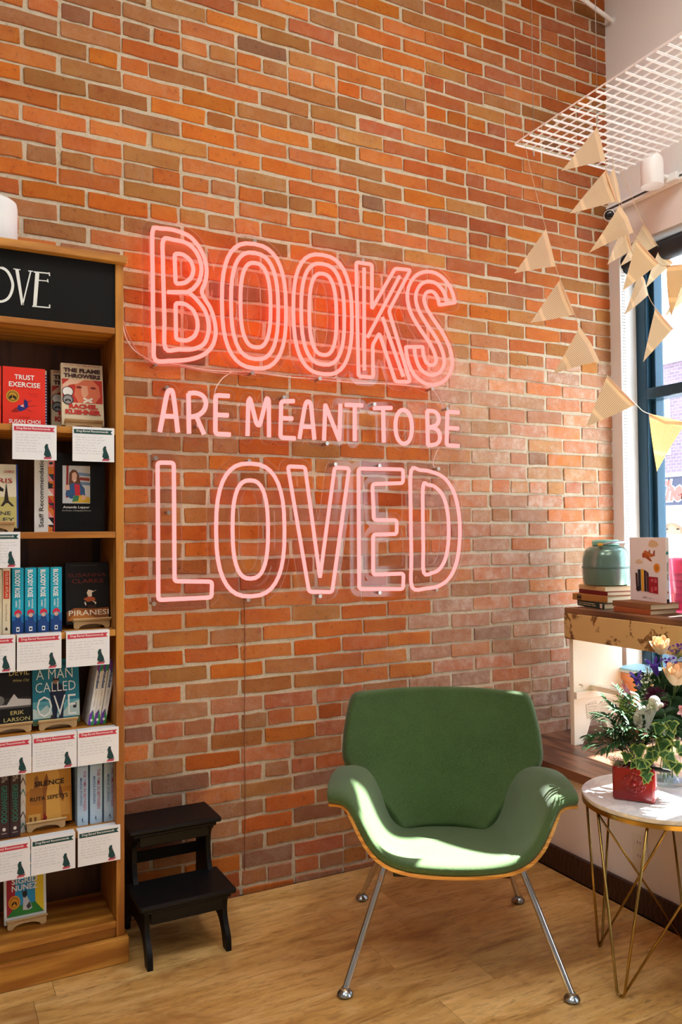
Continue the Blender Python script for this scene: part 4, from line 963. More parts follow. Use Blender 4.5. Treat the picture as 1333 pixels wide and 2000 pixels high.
for i, ((a, b_), nth) in enumerate((((151, 172), 'leftmost'), ((175.5, 199.5), 'middle'), ((202.5, 227), 'rightmost'))):
    spine_book('pale blue paperback with red spine lettering, %s of three' % nth, ub(a, y), ub(b_, y), z, .222, y, (168, 196, 222), time_, group='pale blue paperbacks on the fifth shelf')
# --- lowest shelf
z = SHZ[6]; y = -.175; x0, x1 = ub(10, y), ub(91.5, y)
fr_ = [('r', .06, .10, .88, .86, (40, 150, 200)), ('p', [(.06, .10), (.06, .96), (.26, .96), (.26, .24)], (170, 36, 52)), ('p', [(.94, .10), (.94, .96), (.72, .96), (.74, .26)], (228, 196, 40)), ('p', [(.06, .10), (.94, .10), (.74, .26), (.26, .24)], (48, 130, 52)),
    ('t', 'FRIEND', .16, .79, .70, .085, (236, 240, 240), .02), ('t', 'A NOVEL', .34, .72, .34, .03, (214, 236, 244), .008), ('t', 'SIGRID', .18, .555, .62, .085, (236, 240, 240), .024), ('t', 'NUNEZ', .18, .455, .62, .085, (236, 240, 240), .024), ('e', .24, .30, .14, .095, (224, 150, 40)), ('e', .24, .30, .105, .07, (40, 30, 24)), ('e', .24, .30, .095, .062, (224, 150, 40)), ('p', [(.18, .29), (.235, .32), (.235, .28), (.18, .25)], (36, 28, 22)), ('p', [(.245, .32), (.30, .29), (.30, .25), (.245, .28)], (36, 28, 22)),
    ('p', [(.44, .17), (.45, .34), (.42, .44), (.46, .42), (.52, .44), (.54, .36), (.62, .26), (.66, .18), (.58, .16)], (200, 200, 204)), ('p', [(.44, .36), (.42, .46), (.46, .43), (.53, .46), (.55, .38), (.50, .34)], (36, 36, 40)), ('p', [(.52, .22), (.60, .28), (.64, .20), (.56, .17)], (60, 60, 66)), ('r', .14, .05, .40, .008, (90, 150, 180)), ('r', .58, .05, .22, .008, (90, 150, 180))]
face_book('white framed colourful novel with a dog on the lowest shelf', x0, z + .016, y, x1 - x0, .213, .022, 9, (228, 228, 224), fr_)
easel('birch easel holding the dog novel on the lowest shelf', ub(54, y - .008), z, y - .008)

# ---------------------------------------------------------------- recommendation cards hanging on the shelf edges
M_CARD = mat('card_white', (238, 240, 244), .6); CW, CHT = .150, .112
BAN = {'red': (206, 62, 82), 'green': (24, 74, 72)}
def card_parts(variant):
    rw = random.Random(variant)
    # handwriting: thin wavering pen lines
    hw = MB()
    for i in range(rw.choice((6, 7, 8))):
        zz = CHT - .034 - i * .0088; x = .008 + rw.uniform(0, .004); end = CW - (.012 if i < 2 else .042) - rw.uniform(0, .03)
        while x < end:
            L = rw.uniform(.008, .02); k = int(L / .0016)
            P = [Vector((x + j * .0016, 0, zz + rw.uniform(-.0016, .0022) + .0007 * (j % 2))) for j in range(k + 1)]
            if len(P) > 1: stroke(hw, P, .00055)
            x += L + .0035
    return hw
dog = MB()
dpts = [(.0, .016), (.004, .032), (.002, .042), (.006, .050), (.012, .052), (.015, .049), (.014, .045), (.017, .036), (.022, .026), (.026, .014), (.020, .011), (.008, .011)]
dog.poly([(CW - .044 + a, 0, b_) for a, b_ in dpts])
bks = MB(); bks.poly([(CW - .045, 0, .0035), (CW - .020, 0, .0035), (CW - .018, 0, .0075), (CW - .043, 0, .0075)]); bks.cm = 1; bks.poly([(CW - .042, 0, .0078), (CW - .016, 0, .0082), (CW - .017, 0, .0115), (CW - .040, 0, .0115)]); bks.cm = 0; bks.poly([(CW - .031, 0, .0395), (CW - .0265, 0, .0385), (CW - .0275, 0, .0365), (CW - .033, 0, .0375)])
def bm_(c): return colm(c, .6)
def yoff(b, e): b.v = [v + Vector((0, -e, 0)) for v in b.v]; return b
body = MB().bx(0, CW, 0, .0006, 0, CHT); body.bx(0, CW, .0006, .035, CHT - .0006, CHT)
me_body = body.mesh('card_sheet', M_CARD); me_dog = yoff(dog, .0005).mesh('dog_drawing', bm_((26, 66, 66)))
me_books = yoff(bks, .0005).mesh('book_drawing', [bm_((206, 62, 82)), bm_((120, 60, 70))])
me_ban = {}; 
for c, rgb in BAN.items():
    b = MB(); z1_, z0_ = CHT - .008, CHT - .022
    b.poly([(.005, 0, z0_), (CW - .006, 0, z0_), (CW - .013, 0, (z0_ + z1_) / 2), (CW - .006, 0, z1_), (.005, 0, z1_)]); me_ban[c] = yoff(b, .0005).mesh('banner', bm_(rgb))
tb = MB().text('Dog-Eared Recommends', Vector((.014, -.0009, CHT - .0190)), UX, UZ, CW - .036, .0088, .012); me_txt = tb.mesh('lettering', bm_((244, 240, 236)))
me_hand = [yoff(card_parts(40 + i), .0005).mesh('handwriting', bm_((120, 132, 156))) for i in range(5)]
def card(label, u0, u1, v, zsh, c, k, tilt=0, roll=0):
    xa, xb = PY(u0, v, BY - .004).x, PY(u1, v, BY - .004).x
    T = thing('recommendation_card', label, 'card', (xa, BY - .0055, zsh + .0008 - CHT * math.cos(R(tilt)) + .0), group='recommendation cards on the shelf edges')
    s_ = (xb - xa) / CW; T.rotation_euler = (R(-tilt) * 0, R(roll), 0); T.scale = (s_, 1, 1)
    for nm, me in (('card_sheet', me_body), ('banner', me_ban[c]), ('lettering', me_txt), ('handwriting', me_hand[k % 5]), ('dog_drawing', me_dog), ('book_drawing', me_books)):
        o = bpy.data.objects.new(nm, me); COL.objects.link(o); o.parent = T
        if nm in ('handwriting', 'book_drawing'): o['kind'] = 'stuff'
card('white card with red banner under the bright red novel', 24, 110.5, 866, SHZ[1], 'red', 0)
card('white card with green banner under the taped mouth portrait novel', 141.5, 223, 868, SHZ[1], 'green', 1)
card('white card with green banner under the Eiffel tower book', -46, 39.5, 1072, SHZ[2], 'green', 2)
card('white card with red banner at the left end of the third shelf', -60, 30, 1270, SHZ[3], 'red', 3)
card('white card with red banner under the four cyan paperbacks', 33, 120, 1265, SHZ[3], 'red', 4)
card('white card with red banner under the black faun book', 129, 214, 1262, SHZ[3], 'red', 0)
card('white card with red banner under the black city skyline book', -27, 61.5, 1470, SHZ[4], 'red', 1)
card('white card with red banner under the teal novel', 63, 150, 1468, SHZ[4], 'red', 2)
card('white card with red banner under the three leaning paperbacks', 151.5, 232, 1458, SHZ[4], 'red', 3)
card('white card with red banner under the dark brown hardbacks', -31, 59, 1680, SHZ[5], 'red', 4)
card('white card with green banner under the golden novel', 60.5, 147, 1668, SHZ[5], 'green', 0)
card('white card with green banner under the three pale blue paperbacks', 152, 235, 1652, SHZ[5], 'green', 1)

# ================================================================ distressed bench on the window seat
def distressed(name, paint, bare, dark, amount, scale=7.0):
    m = mat(name, paint, .6, spec=.25); t = NT(m)
    v = t.coords('Object'); st = t.coords('Object', (6, 1.2, 6))
    n = t.noise(v, scale, 9, 0.72, 0.4); n2 = t.noise(st, 10, 6, .7)
    w = t.ramp(n2, [(0.3, lin(dark)), (0.7, lin(bare))])
    f = t.ramp(n, [(amount - .012, G(1)), (amount + .012, G(0))])
    t.base(t.mix(f, t.ramp(t.noise(v, 3.0, 3), [(0.3, lin(tuple(int(c * .95) for c in paint))), (0.7, lin(paint))]), w)); t.bump(f, .25, .003)
    return m
M_APRON = distressed('paint_worn_tan', (222, 186, 122), (150, 110, 62), (106, 72, 40), .43, 10.0)
M_LEG = distressed('paint_worn_cream', (250, 242, 220), (176, 156, 116), (120, 96, 64), .36)
M_BTOP = wood('bench_bare_top', (140, 96, 60), (92, 58, 34), (10, 1.2, 10), .55, 5.0)
CT = .433
BN = thing('wooden_bench', 'distressed cream and tan wooden bench standing on the window seat', 'bench', (2.73, -.78, CT))
MB().bx(2.570, 2.915, -.215, -1.33, 1.022, 1.045).build('seat_board', M_BTOP, BN, bevel=.003)
MB().bx(2.566, 2.588, -.217, -1.33, .908, 1.0215).build('apron', M_APRON, BN, bevel=.003)
MB().bx(2.892, 2.912, -.217, -1.33, .908, 1.0215).build('apron', M_APRON, BN, bevel=.003)
for y0 in (-.222, -1.28):
    pts = [(2.590, CT), (2.640, CT), (2.672, .486), (2.694, .545), (2.735, .578), (2.772, .545), (2.792, .486), (2.824, CT), (2.890, CT), (2.890, 1.021), (2.590, 1.021)]
    MB().prism([(a, y0, b_) for a, b_ in pts], (0, -.024, 0)).build('leg_board', M_LEG, BN, bevel=.002, recalc=True)
    MB().bx(2.590, 2.890, y0 - .0245 if y0 > -1 else y0 + .0005, y0 - .042 if y0 > -1 else y0 + .018, .640, .671).build('cleat', M_LEG, BN, bevel=.002)
MB().bx(2.690, 2.730, -.2465, -1.28, .672, .694).build('stretcher', M_LEG, BN, bevel=.002)
nt = MB(); nt.prism([(2.668, -.2475, .545), (2.66, -.2475, .610), (2.72, -.2475, .622), (2.735, -.2475, .600), (2.775, -.2475, .628), (2.835, -.2475, .618), (2.83, -.2475, .535), (2.76, -.2475, .528), (2.72, -.2475, .536)], (0, -.0006, 0))
NP = thing('paper_note', 'torn handwritten paper note taped to the bench leg', 'note', (2.75, -.2478, .53))
nt.build('sheet', mat('note_paper', (226, 214, 190), .8), NP, recalc=True)
nh = MB(); rn = random.Random(9)
for i in range(5):
    for a, b_ in ((2.668, 2.718), (2.745, 2.825)):
        x = a + rn.uniform(0, .006)
        while x < b_:
            L = rn.uniform(.006, .013); stroke(nh, [Vector((x + j * .0022, -.2484, .608 - i * .0125 + rn.uniform(-.003, .003))) for j in range(int(L / .0022) + 2)], .0009); x += L + .004
nho = nh.build('handwriting', colm((70, 62, 60)), NP); nho['kind'] = 'stuff'

# ---- books lying on the bench
def flat_book(label, cx, cy, z, wx, ly, t, rz, cover, page=(226, 210, 174), items=None, group='old books lying on the bench'):
    """a book lying flat, its spine towards the room (-x)"""
    T = thing('book', label, 'book', (cx, cy, z), R(rz), group)
    MB().bx(-wx / 2 + .003, wx / 2 - .004, -ly / 2 + .004, ly / 2 - .004, .0022, t - .0022).build('pages', mat('pages_%d_%d' % (page[0], page[2]), page, .9), T, local=True)
    b = MB(); b.bx(-wx / 2, wx / 2, -ly / 2, ly / 2, 0, .0022); b.bx(-wx / 2, wx / 2, -ly / 2, ly / 2, t - .0022, t); b.bx(-wx / 2 - .0005, -wx / 2 + .003, -ly / 2, ly / 2, .0015, t - .0015)
    b.build('cover', mat('cloth_%02x%02x%02x' % cover, cover, .75), T, local=True, bevel=.001)
    if items: 
        q = wm(T); r3 = q.to_3x3()
        prints(T, q @ Vector((-wx / 2 - .0006, ly / 2, .001)), r3 @ Vector((0, -1, 0)), r3 @ UZ, r3 @ Vector((-1, 0, 0)), ly, t - .002, items)
    return T
z = 1.0455
flat_book('dark green old book at the bottom of the stack under the jug', 2.745, -.290, z, .150, .225, .026, -14, (18, 52, 40), items=[('r', .06, .62, .10, .12, (214, 202, 160)), ('r', .18, .62, .22, .12, (214, 202, 160)), ('r', .42, .62, .26, .12, (214, 202, 160)), ('r', .06, .28, .16, .12, (214, 202, 160)), ('r', .24, .28, .30, .12, (214, 202, 160)), ('r', .57, .28, .15, .12, (214, 202, 160)), ('r', .86, .1, .09, .8, (226, 210, 190))])
flat_book('tan cloth book with a black spine label in the jug stack', 2.755, -.270, z + .0262, .160, .230, .029, -4, (176, 122, 56), items=[('r', .14, .08, .13, .84, (40, 28, 22)), ('r', .15, .2, .11, .1, (176, 122, 56)), ('r', .15, .7, .11, .1, (176, 122, 56))])
flat_book('dark red old book in the stack under the jug', 2.775, -.272, z + .0554, .150, .215, .019, -10, (120, 22, 24))
flat_book('cream worn book on top of the stack under the jug', 2.775, -.268, z + .0746, .150, .210, .020, -12, (214, 188, 136))
flat_book('rusty orange book at the bottom of the stack under the white picture book', 2.695, -.562, z, .150, .205, .020, -3, (166, 88, 42))
flat_book('brown cloth book directly under the white picture book', 2.705, -.556, z + .0202, .155, .225, .024, -6, (140, 92, 52))

# ---- green thermos jug
JC = Vector((2.775, -.268, z + .0948))
JG = thing('thermos_jug', 'sage green rounded thermos jug with yellow latch on stacked books', 'jug', JC)
M_SAGE = mat('sage_enamel', (108, 138, 124), .25, .45, coat=.4)
jb = MB().lathe([(0, 0), (.088, 0), (.099, .006), (.103, .03), (.104, .078)], JC, 48); jb.build('lower_body', M_SAGE, JG, smooth='auto')
MB().lathe([(.104, .0785), (.1062, .080), (.1062, .084), (.104, .0855)], JC, 48).build('seam_band', mat('sage_dark', (92, 120, 110), .3, .3), JG, smooth='auto')
MB().lathe([(.1035, .086), (.101, .13), (.094, .156), (.080, .172), (.060, .180), (.05, .182)], JC, 48).build('upper_body', M_SAGE, JG, smooth='auto')
MB().lathe([(0, .1822), (.058, .1822), (.060, .186), (.060, .200), (.054, .206), (0, .208)], JC, 40).build('lid', mat('mint_plastic', (140, 206, 186), .35), JG, smooth='auto')
hd = [JC + Vector((-.070, -.045, .184)), JC + Vector((-.040, -.074, .194)), JC + Vector((.02, -.080, .196)), JC + Vector((.06, -.055, .190))]
ho = MB().tube(catmull(hd, 6), .006, 8).build('handle', mat('grey_steel', (150, 154, 156), .35, .9), JG, smooth=True)
MB().box(JC + Vector((-.073, -.040, .1865)), (.020, .028, .012), Matrix.Rotation(R(-40), 3, 'Z')).build('latch', mat('yellow_plastic', (226, 160, 40), .4), ho, bevel=.002)

# ---- white picture book standing on the second stack
zb = z + .0446
a, b_ = Vector((2.735, -.447, zb)), Vector((2.700, -.668, zb)); ux = (b_ - a).normalized(); wd = (b_ - a).length; hh = .268
nn = Vector((ux.y, -ux.x, 0)); nn = nn if nn.x < 0 else -nn
PBK = thing('picture_book', 'white picture book with a toy plane and book drawings standing on the bench', 'book', (a + b_) / 2)
def slab2(O, u, w_, n, d0, d1, h0, h1): 
    vs = [O + u * x_ - n * d + UZ * y_ for d in (d0, d1) for y_ in (h0, h1) for x_ in w_]
    return vs, [(0, 1, 3, 2), (4, 6, 7, 5), (0, 4, 5, 1), (2, 3, 7, 6), (0, 2, 6, 4), (1, 5, 7, 3)]
MB().add(*slab2(a, ux, (.004, wd - .002), nn, .002, .014, .002, hh - .002)).build('pages', mat('white_pages', (236, 234, 230), .8), PBK, recalc=True)
cb = MB(); cb.add(*slab2(a, ux, (0, wd), nn, 0, .002, 0, hh)); cb.add(*slab2(a, ux, (0, wd), nn, .014, .016, 0, hh)); cb.add(*slab2(a, ux, (wd - .002, wd), nn, .002, .014, 0, hh)); cb.build('cover', mat('white_gloss_cover', (236, 234, 236), .3), PBK, recalc=True)
prints(PBK, a, ux, UZ, nn, wd, hh, [('p', [(.54, .87), (.56, .93), (.62, .965), (.70, .96), (.78, .93), (.82, .885), (.78, .86), (.68, .845), (.60, .85)], (214, 190, 150)), ('p', [(.16, .60), (.20, .64), (.28, .66), (.35, .63), (.38, .60), (.32, .58), (.22, .58)], (220, 200, 166)),
    ('p', [(.36, .72), (.40, .76), (.48, .79), (.56, .77), (.64, .74), (.72, .73), (.72, .715), (.60, .70), (.48, .68), (.40, .68)], (176, 92, 40)), ('p', [(.40, .78), (.46, .80), (.66, .70), (.60, .69)], (198, 116, 58)), ('p', [(.46, .68), (.58, .63), (.64, .62), (.60, .67), (.54, .70)], (160, 80, 34)), ('p', [(.66, .735), (.69, .80), (.72, .80), (.71, .73)], (150, 60, 34)), ('e', .57, .785, .022, .022, (150, 84, 40)), ('e', .38, .72, .012, .045, (166, 30, 30)),
    ('e', .76, .53, .085, .070, (232, 150, 40)), ('r', .72, .555, .08, .006, (90, 50, 20)), ('r', .71, .535, .10, .006, (90, 50, 20)), ('r', .72, .515, .08, .006, (90, 50, 20)), ('r', .73, .495, .06, .006, (90, 50, 20)),
    ('p', [(.16, .44), (.22, .43), (.24, .16), (.18, .18)], (66, 26, 34)), ('p', [(.23, .49), (.31, .495), (.32, .16), (.25, .16)], (34, 36, 52)), ('p', [(.32, .50), (.40, .50), (.40, .15), (.33, .15)], (232, 178, 40)), ('p', [(.41, .49), (.46, .48), (.47, .15), (.41, .15)], (60, 30, 44)), ('p', [(.47, .48), (.54, .44), (.54, .15), (.48, .15)], (84, 44, 40)), ('p', [(.54, .39), (.79, .385), (.79, .13), (.54, .14)], (160, 24, 44)), ('r', .60, .31, .06, .05, (206, 90, 100)), ('r', .69, .30, .07, .06, (206, 90, 100)), ('r', .69, .18, .07, .06, (206, 90, 100)), ('r', .60, .15, .05, .08, (206, 90, 100)), ('p', [(.17, .17), (.22, .26), (.26, .20), (.30, .16), (.22, .14)], (40, 36, 40)), ('r', .36, .055, .13, .004, (90, 90, 90)), ('r', .36, .065, .11, .004, (90, 90, 90)), ('r', .36, .045, .10, .004, (120, 120, 120)), ('r', .55, .05, .07, .004, (140, 140, 140))])
sp_o = a + ux * wd; 
prints(PBK, sp_o, -nn, UZ, ux, .016, hh, [('p', [(.0, .76), (.5, .80), (.9, .76), (.4, .73)], (30, 140, 140)), ('r', .35, .35, .3, .10, (150, 150, 140)), ('r', .35, .48, .3, .14, (150, 150, 140)), ('r', .1, .0, .8, .06, (60, 40, 30)), ('r', .3, .15, .4, .03, (200, 120, 60))])

# ---- pink glass tumbler
PCUP = Vector((2.835, -.650, 1.0455))
PK = thing('pink_tumbler', 'tall translucent pink tumbler at the right end of the bench', 'tumbler', PCUP)
mpk = mat('pink_glass', (250, 120, 158), .2); mpk.node_tree.nodes['Principled BSDF'].inputs['Transmission Weight'].default_value = .6
MB().lathe([(0, 0), (.050, 0), (.053, .004), (.066, .220), (.0675, .225), (.0625, .225), (.050, .010), (0, .010)], PCUP, 40).build('body', mpk, PK, smooth='auto')
for i in range(5):
    zz = .05 + i * .028; rr_ = .0535 + (.0645 - .0535) * zz / .205
    MB().lathe([(rr_ + .0002, zz), (rr_ + .0012, zz + .001), (rr_ + .0004, zz + .002), (rr_ + .0002, zz)], PCUP, 40).build('ridge', mpk, PK, smooth=True)

for i_, (lab, c_, hh_) in enumerate((('navy', (40, 56, 92), .435), ('yellow', (222, 176, 70), .43), ('grey green', (120, 140, 120), .44), ('rust red', (160, 70, 50), .43), ('cream', (226, 214, 190), .44), ('teal', (50, 120, 124), .435))):  # added books out of view, tall enough to keep sun off the floor
    y_ = -.752 - i_ * .027; T = thing('picture_book', 'added tall %s book past the pink tumbler, blocks sun' % lab, 'book', (2.825, y_, 1.0455), group='added sun blocking books at the near end of the bench')
    MB().bx(2.750, 2.898, y_ - .010, y_ + .010, 1.048, 1.0455 + hh_ - .003).build('pages', M_PAGES, T)
    b = MB(); b.bx(2.748, 2.900, y_ - .012, y_ - .010, 1.0455, 1.0455 + hh_); b.bx(2.748, 2.900, y_ + .010, y_ + .012, 1.0455, 1.0455 + hh_); b.bx(2.746, 2.750, y_ - .012, y_ + .012, 1.0455, 1.0455 + hh_); b.build('cover', colm(c_), T)
# ---- things standing behind the bench on the seat
PT = Vector((2.955, -.290, CT + .0005))
BK = thing('wooden_block', 'small brown wooden block under the salmon flower pot', 'block', PT)
MB().bx(2.885, 3.025, -.215, -.365, CT + .0005, .560).build('body', M_BTOP, BK, bevel=.004)
MB().bx(2.880, 3.030, -.210, -.370, .5605, .568).build('top_board', M_BTOP, BK, bevel=.002)
PT = Vector((2.955, -.290, .5685))
PO = thing('flower_pot', 'salmon coloured tapered flower pot behind the bench leg', 'flower pot', PT)
MB().lathe([(0, 0), (.046, 0), (.050, .004), (.076, .125), (.080, .132), (.086, .134), (.088, .165), (.082, .167), (.074, .14), (.046, .02), (0, .02)], PT, 36).build('body', mat('salmon_glaze', (232, 150, 98), .4), PO, smooth='auto')
MB().lathe([(0, .140), (.073, .140), (.073, .143), (0, .147)], PT, 30).build('soil', mat('soil', (52, 38, 28), .95), PO)
MG = thing('magazine', 'pale blue and white magazine lying across the salmon pot', 'magazine', PT + UZ * .168)
MB().bx(2.875, 3.035, -.21, -.38, .7362, .748).build('pages', mat('white_pages', (236, 234, 230), .8), MG)
MB().bx(2.873, 3.037, -.208, -.382, .7482, .756).build('cover', mat('magazine_blue', (150, 206, 226), .4), MG)

# ================================================================ red planter with palm and ivy
A, B_ = Vector((1.918, -1.122, TZ + .0006)), Vector((1.992, -1.224, TZ + .0006))
ux = (B_ - A).normalized(); wb_ = (B_ - A).length; nn = Vector((ux.y, -ux.x, 0)); nn = nn if nn.dot(CAMP - A) > 0 else -nn
RB = thing('red_planter', 'glossy red ceramic block planter with raised flower relief', 'planter', (A + B_) / 2 - nn * .03)
M_REDC = mat('red_glaze', (150, 10, 16), .22, coat=.6)
Hh, Dp = .106, .062
q3 = Matrix((ux, -nn, UZ)).transposed()
cen = (A + B_) / 2 - nn * (Dp / 2) + UZ * (Hh / 2)
MB().box(cen, (wb_, Dp, Hh), q3).build('body', M_REDC, RB, bevel=.008, seg=4, smooth='auto')
for o_ in RB.children: o_.data.polygons.foreach_set('use_smooth', [True] * len(o_.data.polygons))
rel = MB(); fc = (A + B_) / 2 + UZ * (Hh * .52) + nn * .0004
def rp_(x, y): return fc + ux * x + UZ * y
for k in range(8):
    an = 2 * math.pi * k / 8; rx = .021; c = Vector((math.cos(an) * rx * 1.15, math.sin(an) * rx))
    P = [rp_(c.x + .0085 * math.cos(t_) * (1 if k % 2 else .8), c.y + .0075 * math.sin(t_)) for t_ in [2 * math.pi * i / 12 for i in range(12)]]
    rel.tube(P, .0024, 6, True)
    P = [rp_(c.x + .004 * math.cos(t_), c.y + .004 * math.sin(t_)) for t_ in [2 * math.pi * i / 8 for i in range(8)]]; rel.tube(P, .0019, 6, True)
for sgn in (1, -1):
    rel.tube([rp_(-.012, sgn * .030), rp_(0, sgn * .036), rp_(.012, sgn * .030)], .0014, 6); rel.tube([rp_(0, sgn * .028), rp_(0, sgn * .042)], [.002, .0008], 6)
    rel.tube(catmull([rp_(sgn * .030, -.016), rp_(sgn * .036, -.004), rp_(sgn * .034, .008), rp_(sgn * .028, .014)], 4), .0014, 6)
ro_ = rel.build('flower_relief', M_REDC, RB, smooth=True); ro_['kind'] = 'stuff'
MB().ball(fc, (.008, .008, .008), 14, 10).build('relief_boss', M_REDC, RB, smooth=True)
MB().box(cen + UZ * (Hh / 2 + .0008), (wb_ - .018, Dp - .016, .003), q3).build('soil', mat('soil'), RB)

def leafmat(name, c1, c2, edge=None, trans=.3):
    m = mat(name, c1, .6, spec=.22); t = NT(m); v = t.coords('Object')
    t.base(t.ramp(t.noise(v, 55, 4, .6), [(0.35, lin(c2)), (0.65, lin(c1))]))
    return m
M_PALM = leafmat('palm_green', (50, 92, 42), (26, 58, 26)); M_IVY = leafmat('ivy_green', (72, 116, 62), (40, 82, 44)); M_IVYE = leafmat('ivy_cream_edge', (176, 196, 112), (150, 178, 90)); M_STEM = mat('stem_green', (110, 136, 74), .5); M_DARKLEAF = leafmat('bouquet_leaf', (40, 74, 38), (20, 44, 22)); M_LIME = leafmat('lime_leaf', (156, 186, 72), (112, 150, 52))
def blade(b, p0, p1, w, up=Vector((0, 0, 1)), sag=.0, n=4):
    """a narrow leaf from p0 to p1 with a shallow keel"""
    d = p1 - p0; s_ = d.cross(up)
    if s_.length < 1e-6: s_ = Vector((1, 0, 0))
    s_.normalize(); nrm = s_.cross(d).normalized(); L, C, Rr = [], [], []
    for i in range(n + 1):
        t = i / n; ww = w * math.sin(math.pi * min(.97, max(.06, t * .92 + .06))) ; c = p0 + d * t - UZ * (sag * t * t * d.length)
        L.append(c + s_ * ww / 2 + nrm * ww * .12); C.append(c); Rr.append(c - s_ * ww / 2 + nrm * ww * .12)
    o = len(b.v); b.v += L + C + Rr; k = n + 1
    for i in range(n):
        b.f += [(o + i, o + i + 1, o + k + i + 1, o + k + i), (o + k + i, o + k + i + 1, o + 2 * k + i + 1, o + 2 * k + i)]; b.mi += [b.cm] * 2
base = cen + UZ * (Hh / 2)
PALM = thing('parlour_palm', 'small dark green parlour palm growing from the red planter', 'plant', base)
rq = random.Random(21)
toc = (CAMP - base); toc.z = 0; toc.normalize(); rgt = Vector((toc.y, -toc.x, 0)); rgt = -rgt if rgt.dot(_r) < 0 else rgt
def pl_(r_, t_, u_): return base + rgt * r_ + toc * t_ + UZ * u_
fronds = [[(0, 0, 0), (-.02, 0, .06), (-.07, .01, .10), (-.125, .02, .085)], [(0, 0, 0), (-.02, -.01, .08), (-.05, -.02, .15), (-.09, -.02, .20)], [(0, 0, 0), (0, .01, .08), (-.02, .02, .15), (-.06, .03, .175)], [(.01, 0, 0), (.02, 0, .08), (.03, .0, .15), (.02, .01, .21)],
          [(.01, 0, 0), (.03, .01, .07), (.06, .02, .13), (.10, .02, .15)], [(0, 0, 0), (-.02, .02, .05), (-.05, .05, .08), (-.09, .07, .06)], [(0, 0, 0), (.01, .02, .07), (.0, .05, .12), (-.03, .07, .13)], [(.0, 0, 0), (-.01, -.02, .09), (-.02, -.05, .16), (-.05, -.07, .22)], [(0, 0, 0), (-.03, .0, .06), (-.06, .01, .13), (-.11, .01, .15)], [(.0, 0, 0), (.02, -.02, .09), (.05, -.04, .17), (.09, -.05, .20)],
          [(0, 0, 0), (-.01, .01, .06), (-.03, .03, .10), (-.07, .05, .115)], [(0, 0, 0), (.02, .02, .06), (.04, .05, .10), (.05, .07, .11)], [(0, 0, 0), (.0, -.01, .10), (.0, -.03, .17), (-.02, -.04, .20)], [(0, 0, 0), (-.04, -.03, .05), (-.09, -.06, .07), (-.14, -.09, .06)], [(0, 0, 0), (-.04, -.01, .04), (-.09, -.02, .055), (-.135, -.03, .045)], [(0, 0, 0), (-.03, -.04, .08), (-.07, -.08, .12), (-.11, -.11, .13)]]
for P in fronds:
    c = catmull([pl_(*p) for p in P], 6); b = MB(); b.tube(c, [.0016 - .0011 * i / len(c) for i in range(len(c))], 5)
    for i in range(5, len(c)):
        d = (c[i] - c[i - 1]).normalized(); s_ = d.cross(UZ).normalized()
        for sg_ in (1, -1):
            L = .050 * math.sin(math.pi * (.25 + .7 * (i - 4) / (len(c) - 3))) + .012
            blade(b, c[i], c[i] + (s_ * sg_ * .85 + d * .65 + UZ * rq.uniform(-.15, .25)).normalized() * L, .0085, sag=.25)
    blade(b, c[-1], c[-1] + (c[-1] - c[-2]).normalized() * .035, .008, sag=.3)
    b.build('frond', M_PALM, PALM)
IVY = thing('ivy', 'variegated ivy with cream edged leaves trailing from the red planter', 'plant', base)
def ivy_leaf(p, d, nrm, s):
    out = [(0, -.05), (.20, -.18), (.42, -.10), (.62, .12), (.40, .28), (.34, .42), (.22, .66), (0, 1.0), (-.22, .66), (-.34, .42), (-.40, .28), (-.62, .12), (-.42, -.10), (-.20, -.18)]
    d = d.normalized(); x = d.cross(nrm).normalized(); nrm = x.cross(d)
    f = lambda q, k=1.0, e=0: p + x * (q[0] * s * k) + d * ((q[1] - .25) * s * k + .25 * s) + nrm * (e - abs(q[0]) * s * .18 - (q[1] ** 2) * s * .10)
    b = MB(); b.poly([f(q) for q in out]); o = b.build('leaf', M_IVYE, IVY)
    g = MB(); g.poly([f(q, .76, .0012) for q in out]); g.poly([f(q, .76, -.0012) for q in reversed(out)]); g.build('leaf_heart', M_IVY, o)
stems = [[(.04, .02, 0), (.06, .03, .07), (.10, .03, .11), (.11, .04, .15)], [(.03, .03, 0), (.05, .05, .05), (.09, .06, .06), (.12, .06, .03)], [(.0, .03, 0), (.01, .06, .035), (.03, .075, .02), (.035, .08, -.01)], [(.02, .02, 0), (.06, .04, .06), (.11, .03, .09), (.14, .03, .06)]]
for P in stems:
    c = catmull([pl_(*p) for p in P], 5); MB().tube(c, .0013, 5).build('stem', M_STEM, IVY)
    for i in range(3, len(c), 2):
        d = (rgt * rq.uniform(-.6, .6) - UZ * rq.uniform(.2, 1.0) + toc * .3); ivy_leaf(c[i] + toc * .006, d, (toc + UZ * .5 + rgt * rq.uniform(-.5, .5)).normalized(), rq.uniform(.026, .038))
for (r_, t_, u_, s_) in ((.012, .055, .062, .046), (.026, .068, .018, .040), (.085, .05, .085, .044), (.075, .055, .13, .040), (.095, .05, .035, .034), (-.02, .05, .035, .034), (.055, .05, .055, .036)):
    ivy_leaf(pl_(r_, t_, u_ + .01), -UZ + rgt * rq.uniform(-.3, .3) + toc * .2, (toc + UZ * .35 + rgt * rq.uniform(-.3, .3)).normalized(), s_)
mo = MB()
for i in range(70):
    p = pl_(-.062 + rq.uniform(-.006, .03), rq.uniform(0, .03), rq.uniform(-.004, .008)); q = p + Vector((rq.uniform(-1, 1), rq.uniform(-1, 1), rq.uniform(.0, 1))) * .022; mo.tube(catmull([p, (p + q) / 2 + Vector((rq.uniform(-1, 1), rq.uniform(-1, 1), rq.uniform(-1, 1))) * .01, q], 3), .0005, 4)
tag(mo.build('dried_moss', mat('moss_grey', (150, 146, 120), .9)), 'tuft of grey dried moss on the red planter rim', 'moss', kind='stuff')
